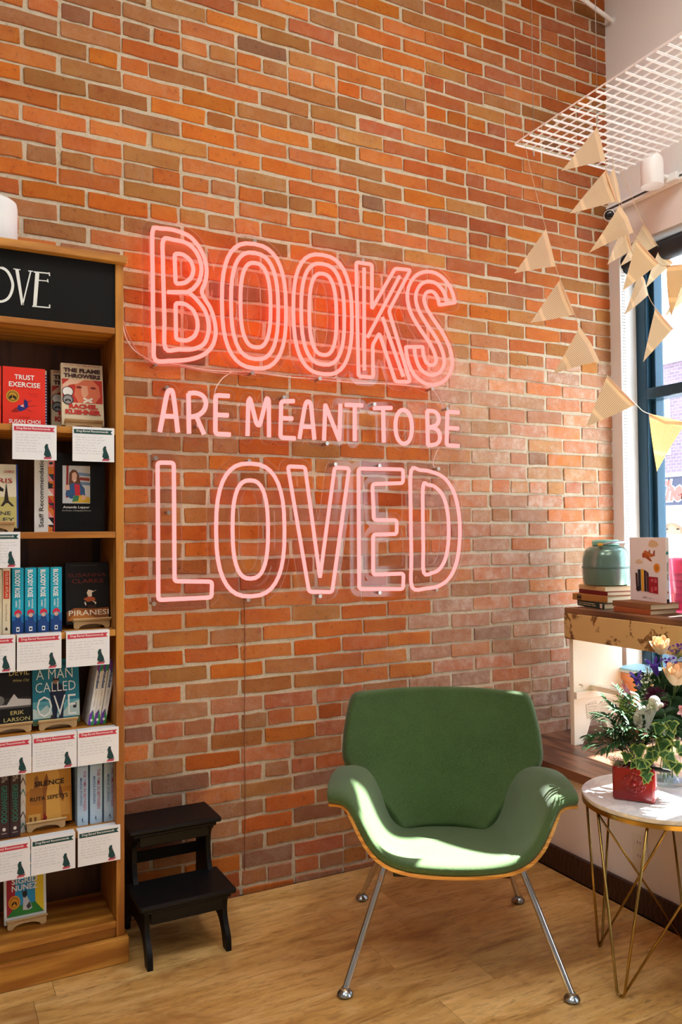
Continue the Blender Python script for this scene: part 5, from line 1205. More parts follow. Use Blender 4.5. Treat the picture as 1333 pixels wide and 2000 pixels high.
STK = tag(MB().tube(catmull([pl_(.03, .02, .002), pl_(.06, .022, -.002), pl_(.105, .024, -.006)], 4), [.006, .0065, .0065, .006, .0065, .007, .0065, .006, .004], 10).build('bark_stick', mat('dark_bark', (28, 26, 20), .8), None, smooth=True), 'short dark stick poking out of the red planter to the right', 'stick')
# white dog figure on a pick above the planter
DG = thing('dog_pick', 'white ribbed dog ornament on a stick above the red planter', 'ornament', pl_(.055, -.01, .0))
M_IVORY = mat('ivory_resin', (232, 226, 208), .7); t_ = NT(M_IVORY); wv_ = t_.new('ShaderNodeTexWave'); wv_.inputs['Scale'].default_value = 90; wv_.inputs['Distortion'].default_value = 3; t_.link(t_.coords('Object'), wv_.inputs['Vector']); t_.bump(wv_.outputs['Fac'], .8, .004)
MB().tube([pl_(.055, -.01, .0), pl_(.055, -.01, .135)], .0015, 6).build('stick', mat('pick_wood', (150, 120, 80), .7), DG)
dk = lambda a, b_, t=.0: pl_(.012 + a, -.012 + t, .125 + b_)
bd = MB(); bd.tube(catmull([dk(.000, -.006), dk(.006, .016), dk(.016, .032), dk(.030, .046)], 4), [.012, .014, .016, .018, .019, .020, .020, .020, .019, .018, .018, .017, .016], 16)
bd.tube(catmull([dk(.016, -.020), dk(.022, .01), dk(.036, .036), dk(.046, .058)], 4), [.021, .022, .022, .021, .020, .019, .018, .017, .016, .016, .016, .016, .016], 16)
bd.build('body', M_IVORY, DG, smooth=True)
MB().ball(dk(.050, .072, .004), (.018, .017, .019), 16, 12).build('head', M_IVORY, DG, smooth=True)
MB().ball(dk(.068, .064, .008), (.010, .008, .008), 12, 8).build('muzzle', M_IVORY, DG, smooth=True)
MB().ball(dk(.056, .062, .018), (.008, .005, .014), 12, 8).build('ear', M_IVORY, DG, smooth=True)
MB().tube([dk(.000, .030), dk(.002, .045), dk(.003, .062)], [.006, .006, .002], 10).build('tail', M_IVORY, DG, smooth=True)

# ================================================================ glass vase with a bouquet
VC = Vector((2.195, -1.085, TZ + .0006))
VS = thing('glass_vase', 'clear glass vase of cut flowers on the marble table', 'vase', VC)
M_CG = thin_glass('clear_glass', (.95, .975, .97), .6, .03)
MB().lathe([(0, 0), (.060, 0), (.066, .004), (.068, .012), (.058, .05), (.050, .10), (.054, .16), (.066, .205), (.0635, .205), (.051, .16), (.047, .10), (.054, .05), (.062, .016), (0, .014)], VC, 40).build('body', M_CG, VS, smooth='auto')
MB().lathe([(0, .0145), (.061, .0165), (.0535, .05), (.0465, .10), (.047, .12), (0, .12)], VC, 32).build('water', M_CG, VS, smooth='auto')
neck = VC + UZ * .19
def vq(r_, t_, u_): return VC + rgt * r_ + toc * t_ + UZ * u_
def stem_to(T, p, k=0.0, r=.0026):
    foot = VC + Vector((rq.uniform(-.035, .035), rq.uniform(-.035, .035), .022)); nk = VC + Vector((rq.uniform(-.03, .03), rq.uniform(-.03, .03), .19))
    MB().tube(catmull([foot, nk, (nk + p) / 2 + UZ * .02, p], 5), r, 6).build('stem', M_STEM, T, smooth=True)
def petal(c, d, up, L, w, curl, n=5):
    """a cupped petal rising from c along up, leaning out along d"""
    s_ = up.cross(d).normalized(); vs = []
    def fn(i, j):
        a = (i - .5) * 2; ww = w * (math.sin(math.pi * min(.93, .10 + j * .82)) ** .7) / 2
        return c + up * (L * j) + d * (L * (.30 * math.sin(j * 1.7) + curl * j * j)) + s_ * (a * ww) - d * (a * a * ww * .45)
    b = MB(); b.grid(fn, 4, n); return b
def rose(label, c, up, r, m, m2):
    T = thing('rose', label, 'rose', c, group='roses in the glass vase'); up = up.normalized(); s0 = up.cross(Vector((.3, .5, .2))).normalized(); s1 = up.cross(s0)
    stem_to(T, c - up * r * .2)
    MB().ball(c, (r * .35, r * .35, r * .3), 10, 6).build('sepal', M_STEM, T, smooth=True)
    k = 0
    for ring, (cnt, rad, L, curl) in enumerate(((3, .10, 1.7, -.10), (4, .26, 1.75, -.04), (5, .42, 1.65, .02), (5, .52, 1.35, .16))):
        for i in range(cnt):
            an = 2 * math.pi * i / cnt + ring * .7; d = s0 * math.cos(an) + s1 * math.sin(an)
            petal(c + d * r * rad, d, up, r * L, r * (1.05 if ring else .7), curl).build('petal', m if ring < 3 else m2, T, smooth=True)
M_PEACH = mat('peach_petal', (244, 208, 170), .6); M_PEACH2 = mat('peach_petal_outer', (248, 222, 186), .6)
rose('large peach rose facing the room in the vase', vq(.035, .085, .345), UZ * 1.0 + toc * .35, .036, M_PEACH, M_PEACH2)
rose('peach rose at the top of the bouquet', vq(-.005, .0, .43), UZ + toc * .5 - rgt * .1, .030, M_PEACH, M_PEACH2)
M_VIO = mat('violet_petal', (70, 30, 160), .5); M_PUR = mat('purple_petal', (104, 34, 150), .55); M_PINK = mat('pink_petal', (236, 158, 172), .55); M_PINKL = mat('pale_pink_petal', (246, 200, 204), .55); M_MAR = mat('maroon_petal', (86, 14, 54), .6); M_WHITEF = mat('white_floret', (236, 240, 220), .6)
def bell(label, c, up, L):
    T = thing('bellflower', label, 'flower', c, group='violet bellflowers in the vase'); up = up.normalized(); s0 = up.cross(Vector((.2, .6, .1))).normalized(); s1 = up.cross(s0); stem_to(T, c)
    m3 = Matrix((s0, s1, up)).transposed()
    MB().lathe([(.003, 0), (.009, L * .25), (.011, L * .6), (.014, L * .75)], c, 12, m3).build('tube', M_VIO, T, smooth=True)
    for i in range(5):
        an = 2 * math.pi * i / 5; d = s0 * math.cos(an) + s1 * math.sin(an); b = MB(); blade(b, c + up * L * .72 + d * .010, c + up * L * 1.05 + d * .032, .014, up); b.build('petal', M_VIO, T)
bell('violet bellflower at the left edge of the bouquet', vq(-.075, .02, .305), UZ + -rgt * .15 + toc * .2, .055)
bell('violet bellflower beside the top peach rose', vq(-.018, .03, .355), UZ * 1 + toc * .4 - rgt * .3, .055)
def lily(label, c, fwd, s, m=None):
    T = thing('alstroemeria', label, 'flower', c, group='pink alstroemeria in the vase'); fwd = fwd.normalized(); s0 = fwd.cross(UZ).normalized(); s1 = fwd.cross(s0); stem_to(T, c - fwd * s * .3, r=.002)
    for i in range(6):
        an = 2 * math.pi * i / 6 + .3; d = s0 * math.cos(an) + s1 * math.sin(an); petal(c, d, fwd, s, s * (.55 if i % 2 else .42), .42).build('petal', M_PINK if i % 2 else M_PINKL, T, smooth=True)
    for i in range(4): MB().tube([c, c + fwd * s * 1.0 + s0 * rq.uniform(-.3, .3) * s + s1 * rq.uniform(-.3, .3) * s], .0007, 4).build('stamen', M_LIME, T)
lily('pink alstroemeria at the left edge of the bouquet', vq(-.103, .02, .290), -rgt + UZ * .6 + toc * .3, .034)
lily('pink alstroemeria below the large peach rose', vq(.055, .10, .262), toc + UZ * .1 + rgt * .1, .036)
lily('pink alstroemeria bud pointing left under the rose', vq(.000, .09, .275), -rgt * .9 + toc * .4, .034)
lily('pink alstroemeria right of the large rose', vq(.085, .09, .305), toc * .8 + rgt * .5, .034)
def mum(label, c, s, m):
    T = thing('chrysanthemum', label, 'flower', c); stem_to(T, c); b = MB()
    for i in range(110):
        z_ = rq.uniform(-.2, 1); an = rq.uniform(0, 6.283); rr_ = math.sqrt(max(0, 1 - z_ * z_)); d = (rgt * math.cos(an) * rr_ + UZ * math.sin(an) * rr_ + toc * z_); blade(b, c + d * s * .25, c + d * s, s * .18, toc, n=2)
    o = b.build('petals', m, T); o['kind'] = 'stuff'
    MB().ball(c, s * .35, 10, 8).build('centre', m, T, smooth=True)
mum('dark maroon chrysanthemum in the middle of the bouquet', vq(-.025, .075, .290), .042, M_MAR)
def cluster(name, label, c, up, s, m, n, grp, fl=.007):
    T = thing(name, label, 'flower', c, group=grp); stem_to(T, c, r=.0018); b = MB(); up = up.normalized()
    gm = MB()
    for i in range(n):
        d = (up * rq.uniform(.2, 1.2) + Vector((rq.uniform(-1, 1), rq.uniform(-1, 1), rq.uniform(-1, 1))) * .8).normalized(); p = c + d * s * rq.uniform(.6, 1.0)
        gm.tube([c, p], .0007, 4)
        for k in range(5):
            e = Vector((rq.uniform(-1, 1), rq.uniform(-1, 1), rq.uniform(-.2, 1))).normalized(); blade(b, p, p + e * fl * 1.4, fl, d, n=2)
    o = b.build('florets', m, T); o['kind'] = 'stuff'; o = gm.build('stalks', M_STEM, T); o['kind'] = 'stuff'
cluster('statice', 'purple statice cluster at the top right of the bouquet', vq(.045, .02, .415), UZ + rgt * .2, .045, M_PUR, 22, 'purple statice in the vase')
cluster('statice', 'purple statice cluster right of the violet bellflower', vq(.020, .05, .385), UZ + toc * .5, .036, M_PUR, 16, 'purple statice in the vase')
cluster('statice', 'purple statice cluster above the large peach rose', vq(.075, .06, .375), UZ + rgt * .5 + toc * .3, .036, M_PUR, 16, 'purple statice in the vase')
cluster('solidaster', 'pale yellow green filler sprig left of the bouquet centre', vq(-.055, .05, .310), UZ + toc * .3 - rgt * .2, .045, M_WHITEF, 26, 'pale filler sprigs in the vase', .004)
cluster('solidaster', 'pale yellow green filler sprig between the bellflowers', vq(-.045, .03, .345), UZ - rgt * .1, .045, M_WHITEF, 24, 'pale filler sprigs in the vase', .004)
cluster('solidaster', 'lime green filler sprig at the lower left of the bouquet', vq(-.115, .03, .245), -rgt + UZ * .5, .045, M_LIME, 24, 'pale filler sprigs in the vase', .006)
cluster('sea_holly', 'blue grey sea holly beside the violet bellflower', vq(.03, .07, .36), UZ + toc, .028, mat('blue_grey', (120, 140, 160), .6), 14, 'sea holly in the vase', .006)
def leafspray(label, pts, L, w, m):
    T = thing('leafy_stem', label, 'foliage', Vector(pts[0]), group='leafy stems in the vase'); c = catmull(pts, 6); MB().tube(c, .0016, 5).build('stem', M_STEM, T, smooth=True)
    for i in range(3, len(c), 2):
        d = (c[i] - c[i - 1]).normalized(); s_ = d.cross(toc).normalized()
        for sg_ in (1, -1):
            b = MB(); blade(b, c[i], c[i] + (s_ * sg_ + d * .7 + toc * rq.uniform(-.5, .5)).normalized() * L, w, toc, .3); b.build('leaf', m, T)
sp_pts = [('lime tipped fern spray reaching left from the vase', [(-.02, 0, .17), (-.05, .02, .22), (-.09, .03, .25), (-.13, .03, .26)], .030, .010, M_LIME), ('dark fern spray low on the left of the vase', [(-.02, .0, .17), (-.05, .03, .20), (-.09, .04, .215), (-.12, .04, .21)], .030, .010, M_DARKLEAF),
    ('broad dark leaves above the vase neck', [(0, .02, .16), (.0, .05, .20), (.01, .07, .24), (.02, .08, .29)], .07, .034, M_DARKLEAF), ('dark leaves right of the vase neck', [(.02, .02, .16), (.04, .04, .20), (.07, .05, .24), (.10, .05, .29)], .07, .034, M_DARKLEAF), ('dark leaves behind the bouquet', [(0, -.02, .17), (-.02, -.03, .23), (-.03, -.03, .29), (-.04, -.03, .34)], .07, .032, M_DARKLEAF), ('dark leaves at the back right of the bouquet', [(0, -.02, .17), (.03, -.02, .24), (.06, -.02, .31), (.08, -.02, .37)], .07, .032, M_DARKLEAF), ('dark leaves in front of the vase rim', [(-.01, .03, .16), (-.01, .06, .19), (.0, .08, .22), (.0, .09, .25)], .06, .032, M_DARKLEAF), ('dark leaves filling the bouquet middle', [(0, .0, .17), (.01, .02, .24), (.03, .03, .30), (.04, .04, .35)], .07, .034, M_DARKLEAF)]
for lab, P, L, w_, m_ in sp_pts: leafspray(lab, [vq(*p) for p in P], L, w_, m_)

# ================================================================ hanging wire grid
M_WIRE = mat('white_wire', (250, 250, 250), .35)
GX0, GX1, GY0, GY1, GZ = 2.257, 2.869, -.300, -2.05, 3.045
GRD = thing('wire_grid_panel', 'white wire grid panel hung flat near the window', 'grid panel', ((GX0 + GX1) / 2, (GY0 + GY1) / 2, GZ))
n_ = 13; step = (GX1 - GX0) / n_
lw = MB().tube([(0, 0, 0), (0, GY1 - GY0, 0)], .0030, 6).mesh('long_wire', M_WIRE)
for i in range(n_ + 1):
    o = bpy.data.objects.new('long_wire', lw); COL.objects.link(o); o.parent = GRD; o.location = wm(GRD).inverted() @ Vector((GX0 + i * step, GY0, GZ + .0062))
cw = MB().tube([(0, 0, 0), (GX1 - GX0, 0, 0)], .0042, 6).mesh('cross_wire', M_WIRE)
k = int((GY0 - GY1) / step)
for i in range(k + 1):
    o = bpy.data.objects.new('cross_wire', cw); COL.objects.link(o); o.parent = GRD; o.location = wm(GRD).inverted() @ Vector((GX0, GY0 - i * step, GZ))
M_CABLE = mat('hanger_cable', (110, 96, 84), .4, .6)
for lab, (x, y) in (('thin hanger wire at the left corner of the grid panel', (2.360, -.300)), ('thin hanger wire in the middle of the grid panel', (2.400, -.633))):
    b = MB().cyl((x, y, GZ - .012), (x, y, ZT - .002), .0013, n=6); T = thing('hanger_wire', lab, 'wire', (x, y, GZ)); b.build('cable', M_CABLE, T)
    MB().cyl((x, y, GZ - .03), (x, y, GZ + .012), .0035, n=8).build('clip', M_STEEL, T)
p = PX(1197, 41, 3.10)
q = p + Vector((-.30, .0, .17)) * 2.2
TIE = thing('tie_rod', 'white steel rod running up from the window wall', 'rod', p)
MB().tube([p, PY(1130, -8, -.07)], .011, 12).build('rod', M_WIRE, TIE, smooth='auto')
MB().cyl(p + Vector((-.002, 0, 0)), p + Vector((.0, 0, 0)), .02, n=16).build('wall_plate', M_WIRE, TIE, smooth='auto')

# ================================================================ paper bunting
def paper_mat():
    m = bpy.data.materials.new('book_page_paper'); m.use_nodes = True; t = NT(m); t.n.remove(t.b)
    uv = t.new('ShaderNodeUVMap'); uv.uv_map = 'UVMap'
    w = t.new('ShaderNodeTexWave'); w.wave_type = 'BANDS'; w.bands_direction = 'X'; w.inputs['Scale'].default_value = 7.5; w.inputs['Distortion'].default_value = 0.0
    t.link(uv.outputs[0], w.inputs['Vector'])
    sp = t.new('ShaderNodeSeparateXYZ'); t.link(uv.outputs[0], sp.inputs[0])
    mg = t.ramp(sp.outputs['Y'], [(0.10, G(0)), (0.12, G(1)), (0.62, G(1)), (0.64, G(0)), (0.70, G(0)), (0.72, G(1))])
    f = t.mix(1.0, t.ramp(w.outputs['Fac'], [(0.4, G(0)), (0.7, G(.62))]), mg, 'MULTIPLY')
    c = t.mix(f, lin((250, 236, 206)), lin((168, 144, 116)))
    d = t.new('ShaderNodeBsdfDiffuse'); tr = t.new('ShaderNodeBsdfTranslucent'); t.link(c, d.inputs[0]); t.link(t.mix(1.0, c, lin((255, 240, 214)), 'MULTIPLY'), tr.inputs[0])
    mx = t.new('ShaderNodeMixShader'); mx.inputs[0].default_value = .5; t.link(d.outputs[0], mx.inputs[1]); t.link(tr.outputs[0], mx.inputs[2]); t.link(mx.outputs[0], t.n['Material Output'].inputs['Surface'])
    return m
M_PAPER = paper_mat(); M_FOLD = mat('paper_fold', (222, 172, 132), .8); M_TWINE = mat('twine', (214, 190, 160), .8)
def flag(T, a, b, tip, k):
    """a pennant: its fold along the string from a to b, hanging to the tip, a little bowed"""
    a, b, tip = Vector(a), Vector(b), Vector(tip); nrm = (b - a).cross(tip - a).normalized(); bow = (.004 + .004 * (k % 3)) * (1 if k % 2 else -1)
    mb = MB(); N = 5; idx = []; uvs = []
    for j in range(N + 1):
        t = j / N; l = a.lerp(tip, t); r = b.lerp(tip, t); row = []
        for i in range(3 if j < N else 1):
            s_ = i / 2; p_ = l.lerp(r, s_) + nrm * (bow * 4 * t * (1 - t) + (bow * .8 * (1 - t) if i == 1 else 0)); row.append(len(mb.v)); mb.v.append(p_); uvs.append((s_ * (1 - t) + .5 * t, t))
        idx.append(row)
    for j in range(N - 1):
        for i in range(2): mb.f.append((idx[j][i], idx[j][i + 1], idx[j + 1][i + 1], idx[j + 1][i])); mb.mi.append(0)
    for i in range(2): mb.f.append((idx[N - 1][i], idx[N - 1][i + 1], idx[N][0])); mb.mi.append(0)
    o = mb.build('flag', M_PAPER, T)
    ul = o.data.uv_layers.new(name='UVMap')
    for lp in o.data.loops: ul.data[lp.index].uv = uvs[lp.vertex_index]
    so_ = o.modifiers.new('paper', 'SOLIDIFY'); so_.thickness = .0004
    e = .006; MB().prism([a, b, b.lerp(tip, e / .15), a.lerp(tip, e / .15)], nrm * .0016).build('fold', M_FOLD, o, recalc=True)
def bunting(label, string, flags):
    """string: (u, v, y) points measured in the photograph, y the real distance from the bricks"""
    S = [PY(u, v, y) for u, v, y in string]
    T = thing('paper_bunting', label, 'bunting', S[0], group='book page bunting by the window')
    MB().tube(catmull(S, 5), .0013, 5).build('string', M_TWINE, T)
    for k, (a, b, c) in enumerate(flags): flag(T, PY(*a), PY(*b), PY(*c), k)
bunting('long bunting string of book page flags nearest the neon sign', [(1026, 280, -0.320), (1034, 320, -0.334), (1055, 405, -0.370), (1067, 447, -0.391), (1086, 520, -0.424), (1095, 545, -0.440), (1123, 614, -0.488), (1133, 638, -0.505), (1172, 706, -0.573), (1187, 733, -0.599), (1243, 790, -0.696), (1268, 808, -0.739), (1341, 825, -0.866), (1400, 835, -0.968)],
    [((1067, 447, -0.391), (1086, 520, -0.424), (1005, 534, -0.40)), ((1095, 545, -0.440), (1123, 614, -0.488), (1037, 630, -0.455)), ((1133, 638, -0.505), (1172, 706, -0.573), (1081, 731, -0.53)), ((1187, 733, -0.599), (1243, 790, -0.696), (1145, 834, -0.64)), ((1268, 808, -0.739), (1341, 825, -0.866), (1284, 921, -0.79))])
bunting('bunting string hanging from the grid with large page flags', [(1165, 228, -.63), (1167, 248, -.63), (1183, 314, -.63), (1185, 331, -.63), (1207, 392, -.64), (1211, 401, -.65), (1238, 454, -.68), (1245, 467, -.69), (1288, 514, -.76), (1302, 519, -.80), (1345, 516, -.90), (1400, 512, -1.02)],
    [((1167, 248, -.63), (1183, 314, -.63), (1097, 334, -.62)), ((1185, 331, -.63), (1207, 392, -.64), (1114, 417, -.63)), ((1211, 401, -.65), (1238, 454, -.68), (1151, 494, -.65)), ((1245, 467, -.69), (1288, 514, -.76), (1217, 568, -.71)), ((1303, 519, -.80), (1352, 516, -.92), (1312, 620, -.83))])
bunting('bunting string half hidden behind the larger flags', [(1197, 306, -.45), (1199, 327, -.45), (1214, 395, -.44), (1222, 430, -.44), (1235, 489, -.44), (1248, 520, -.44), (1267, 576, -.45), (1281, 601, -.46), (1316, 642, -.50), (1333, 648, -.53), (1390, 655, -.60)],
    [((1200, 328, -.45), (1214, 395, -.44), (1150, 400, -.44)), ((1224, 432, -.44), (1235, 489, -.44), (1187, 517, -.44)), ((1248, 522, -.44), (1267, 576, -.45), (1220, 615, -.44)), ((1281, 601, -.46), (1316, 642, -.50), (1257, 707, -.46))])
bunting('faint bunting string furthest back against the window', [(1213, 329, -.33), (1235, 385, -.32), (1257, 437, -.30), (1285, 479, -.31), (1289, 485, -.31), (1315, 514, -.33), (1340, 560, -.36), (1380, 600, -.42)],
    [((1258, 437, -.30), (1285, 479, -.31), (1211, 521, -.30)), ((1289, 485, -.31), (1315, 514, -.33), (1262, 563, -.31)), ((1330, 545, -.35), (1352, 575, -.37), (1298, 620, -.34))])

# ================================================================ track light, camera, shade, outlet
TRK = thing('track_rail', 'white lighting track along the wall above the window', 'track', (3.085, -1.2, 3.0))
MB().bx(3.068, 3.099, -.02, -2.4, 2.985, 3.020).build('rail', M_WIRE, TRK, bevel=.003)
MB().bx(3.066, 3.069, -.02, -2.4, 2.998, 3.007).build('conductor_slot', mat('slot_dark', (60, 60, 60), .5), TRK)
LC = Vector((2.965, -.405, 0)); LZ = 2.958
TL = thing('track_spotlight', 'white cylindrical spotlight head with domed top on the track', 'spotlight', (LC.x, LC.y, LZ))
MB().lathe([(.046, LZ), (.050, LZ), (.050, LZ + .10), (.046, LZ + .125), (.034, LZ + .142), (.016, LZ + .150), (0, LZ + .151)], LC, 36).build('head', M_WIRE, TL, smooth='auto')
MB().lathe([(.0458, LZ + .001), (.044, LZ + .07), (.020, LZ + .09), (0, LZ + .09)], LC, 36).build('reflector', mat('reflector_white', (244, 240, 232), .3), TL, smooth='auto')
MB().tube([LC + UZ * (LZ + .06) + Vector((.045, 0, 0)), LC + UZ * (LZ + .05) + Vector((.10, -.02, 0))], .010, 12).build('arm', M_WIRE, TL, smooth='auto')
MB().bx(3.045, 3.067, -.39, -.47, 2.985, 3.022).build('adapter', M_WIRE, TL, bevel=.004)
cc = PX(1191, 421, 3.02)
SCM = thing('security_camera', 'small white security camera with a black lens in the corner', 'camera', cc)
ld = (Vector((-.75, -.65, -.22))).normalized(); s0 = ld.cross(UZ).normalized(); s1 = ld.cross(s0); m3 = Matrix((s0, s1, ld)).transposed()
MB().lathe([(0, -.05), (.020, -.05), (.026, -.045), (.0275, .0), (.0265, .012), (.0235, .014), (.0235, .008)], cc, 24, m3).build('housing', M_WIRE, SCM, smooth='auto')
MB().lathe([(.0233, .008), (.020, .013), (.010, .016), (0, .0165)], cc, 24, m3).build('lens', mat('lens_black', (10, 12, 16), .06, coat=1.0), SCM, smooth='auto')
MB().tube([cc - ld * .05, (3.098, cc.y + .002, cc.z + .03)], .007, 8).build('bracket', M_WIRE, SCM, smooth='auto')
cord([(1230, 412, -.03), (1250, 395, -.10), (1290, 375, -.20), (1333, 350, -.30)], .003, M_WIRE, 'thin white cable looping below the lighting track') if False else None
RS = thing('roller_shade', 'rolled up dark window shade at the top of the window', 'window shade', (3.15, -.68, 2.70))
M_NAVY = mat('shade_navy', (26, 32, 42), .55)
MB().tube([(3.150, -.082, 2.722), (3.150, -1.285, 2.722)], .047, 28).build('roll', M_NAVY, RS, smooth='auto')
MB().tube([(3.150, -.0805, 2.722), (3.150, -.0815, 2.722)], .050, 28).build('end_cap', mat('shade_cap', (14, 15, 18), .3), RS, smooth='auto')
ch = MB()
M_CHAIN = mat('bead_chain', (226, 226, 222), .4)
for sgn in (0, 1):
    for i in range(100):
        ch.ball((3.108 + .012 * sgn, -.0835, 2.69 - i * .0155), .0032, 6, 4)
co_ = ch.build('bead_chain', M_CHAIN, RS); co_['kind'] = 'stuff'
OC = Vector((2.3346, -.845, .225))
OU = thing('wall_outlet', 'white double electrical outlet on the low wall', 'outlet', OC)
MB().bx(2.3300, 2.3349, -.810, -.880, .165, .283).build('cover_plate', mat('outlet_white', (232, 228, 222), .35), OU, bevel=.003)
for dz in (-.024, .024):
    so_ = MB().lathe([(0, 0), (.016, 0), (.0165, -.001), (.016, -.002), (0, -.002)], (0, 0, 0), 20)
    so_.v = [Vector((2.3300 + v.z, -.845 + v.x, .224 + dz + v.y * .85)) for v in so_.v]; s_ob = so_.build('socket', mat('outlet_white'), OU, smooth='auto')
    for dy in (-.006, .006): MB().bx(2.3276, 2.3279, -.845 + dy - .0012, -.845 + dy + .0012, .224 + dz, .224 + dz + .009).build('slot', mat('slot_dark'), s_ob)

# ================================================================ outside the window
def facade_mat():
    m = mat('facade_brick', (176, 120, 124), .9); t = NT(m)
    v = t.coords('Object', (1, 1, 1), (0, R(90), R(90)))
    b = t.new('ShaderNodeTexBrick'); b.inputs['Scale'].default_value = 3.2; b.inputs['Color1'].default_value = lin((132, 112, 124)); b.inputs['Color2'].default_value = lin((120, 102, 118)); b.inputs['Mortar'].default_value = lin((170, 150, 158)); b.inputs['Mortar Size'].default_value = .015
    t.link(v, b.inputs['Vector']); t.base(b.outputs['Color']); return m
M_FAC = facade_mat(); M_CONC = mat('pale_concrete', (196, 194, 190), .9); M_BAND = mat('white_band', (226, 228, 232), .7)
tag(MB().bx(3.30, 7.5, -8, 30, -.25, -.15).build('pavement', M_CONC), 'pale concrete pavement outside the shop', kind='structure')
tag(MB().bx(7.5, 15.0, -8, 30, -.32, -.25).build('road', mat('asphalt', (96, 96, 100), .9)), 'grey street outside the shop', kind='structure')
BD = thing('street_building', 'brick shop building across the street with a dark sign band', 'building', (16, 11, -.2))
MB().bx(16, 22, 2, 26, -.25, 5.4).build('wall', M_FAC, BD)
MB().bx(15.85, 22, 1.9, 26.1, 5.4, 5.6).build('cornice', M_BAND, BD)
sb_ = MB().bx(15.92, 16, 7.0, 14.0, 1.98, 2.66).build('sign_band', mat('sign_slate', (62, 66, 88), .6), BD)
for z0_, z1_ in ((2.66, 2.74), (1.88, 1.98)): MB().bx(15.88, 16, 6.9, 14.1, z0_, z1_).build('sign_trim', M_BAND, BD)
ltb = MB().text('The', Vector((15.915, 10.95, 2.08)), Vector((0, -1, 0)), UZ, .72, .50, .05, .35); ltb.build('lettering', mat('sign_red', (226, 96, 84), .5), sb_)
ltb = MB().text('The', Vector((15.918, 10.98, 2.05)), Vector((0, -1, 0)), UZ, .78, .56, .085, .35); ltb.build('lettering', mat('sign_white', (248, 246, 246), .5), sb_)
for i in range(6):
    y0_ = 4.2 + i * 3.2
    f_ = MB().bx(15.96, 16, y0_, y0_ + 1.2, 3.2, 4.6).build('window', M_BAND, BD); MB().bx(15.955, 15.96, y0_ + .1, y0_ + 1.1, 3.3, 4.5).build('pane', mat('far_glass', (120, 140, 160), .15), f_)
for i in range(5):
    y0_ = 4.4 + i * 3.2
    f_ = MB().bx(15.95, 16, y0_, y0_ + 2.2, .1, 1.7).build('shop_window', mat('far_frame', (70, 78, 96), .5), BD); MB().bx(15.945, 15.95, y0_ + .1, y0_ + 2.1, .2, 1.6).build('pane', mat('far_glass'), f_)

# ---- a passer-by in a face mask on the pavement
def skinned(name, joints, edges, m, parent, root=0, sub=2):
    me = bpy.data.meshes.new(name); me.from_pydata([j[:3] for j in joints], edges, []); me.materials.append(m)
    o = bpy.data.objects.new(name, me); COL.objects.link(o)
    if parent is not None: o.parent = parent
    sk = o.modifiers.new('skin', 'SKIN'); sk.use_smooth_shade = True
    lay = me.skin_vertices[0] if me.skin_vertices else None
    if lay is None:
        bm = bmesh.new(); bm.from_mesh(me); bm.verts.layers.skin.verify(); bm.to_mesh(me); bm.free(); lay = me.skin_vertices[0]
    for i, j in enumerate(joints): lay.data[i].radius = (j[3], j[4] if len(j) > 4 else j[3]); lay.data[i].use_root = (i == root)
    s_ = o.modifiers.new('sub', 'SUBSURF'); s_.levels = sub; s_.render_levels = sub
    return o
hp = CAMP + ray(1322, 1042) * 4.55
PG = Vector((hp.x, hp.y, -.15))
PS = thing('person', 'person with white hair, face mask and lavender jacket walking past outside', 'person', PG, R(118))
hz = hp.z + .15 - .02
sc_h = hz / 1.52
J = lambda x, y, z, r, r2=None: (x * sc_h, y * sc_h, z * sc_h, r * sc_h, (r2 or r) * sc_h)
M_SKIN = mat('skin', (224, 180, 156), .55); M_JACKET = mat('lavender_jacket', (150, 134, 186), .8); M_TROUS = mat('dark_trousers', (60, 62, 80), .8); M_HAIR = mat('white_hair', (240, 236, 228), .7); M_MASK = mat('pale_mask', (206, 226, 236), .7); M_SHOE = mat('shoe_black', (30, 30, 32), .5)
body = skinned('body', [J(0, 0, .92, .13, .10), J(0, 0, 1.10, .125, .09), J(0, 0, 1.28, .15, .095), J(0, 0, 1.36, .07), J(0, .01, 1.43, .052), J(0, .015, 1.50, .070, .085), J(0, .015, 1.58, .072, .092), J(0, .01, 1.64, .055, .07),
    J(.17, 0, 1.31, .055), J(.22, .0, 1.07, .042), J(.21, .10, .86, .032), J(.21, .13, .79, .03, .018), J(-.17, 0, 1.31, .055), J(-.22, -.02, 1.07, .042), J(-.22, .04, .84, .032), J(-.22, .06, .77, .03, .018),
    J(.09, .02, .86, .085), J(.09, .06, .47, .058), J(.09, .04, .08, .04), J(.09, .14, .035, .035, .03), J(-.09, -.02, .86, .085), J(-.09, -.06, .47, .058), J(-.09, -.16, .08, .04), J(-.09, -.07, .035, .035, .03)],
    [(0, 1), (1, 2), (2, 3), (3, 4), (4, 5), (5, 6), (6, 7), (2, 8), (8, 9), (9, 10), (10, 11), (2, 12), (12, 13), (13, 14), (14, 15), (0, 16), (16, 17), (17, 18), (18, 19), (0, 20), (20, 21), (21, 22), (22, 23)], M_SKIN, PS)
for sgn, jj in ((1, ((.21, .155, .77), (.21, .18, .73))), (-1, ((-.22, .085, .75), (-.22, .11, .71)))):
    for kf in range(5):
        ox = (-.018 + .009 * kf) ; a_ = Vector((jj[0][0] + ox, jj[0][1], jj[0][2] + .01)) * sc_h; b__ = Vector((jj[1][0] + ox * 1.2, jj[1][1] - .01 * (kf in (0, 4)), jj[1][2] + .006 * (kf % 2))) * sc_h
        MB().tube([a_, (a_ + b__) / 2 + Vector((0, .006, 0)), b__], [.009, .008, .006], 8).build('finger', M_SKIN, PS, smooth=True, local=True)
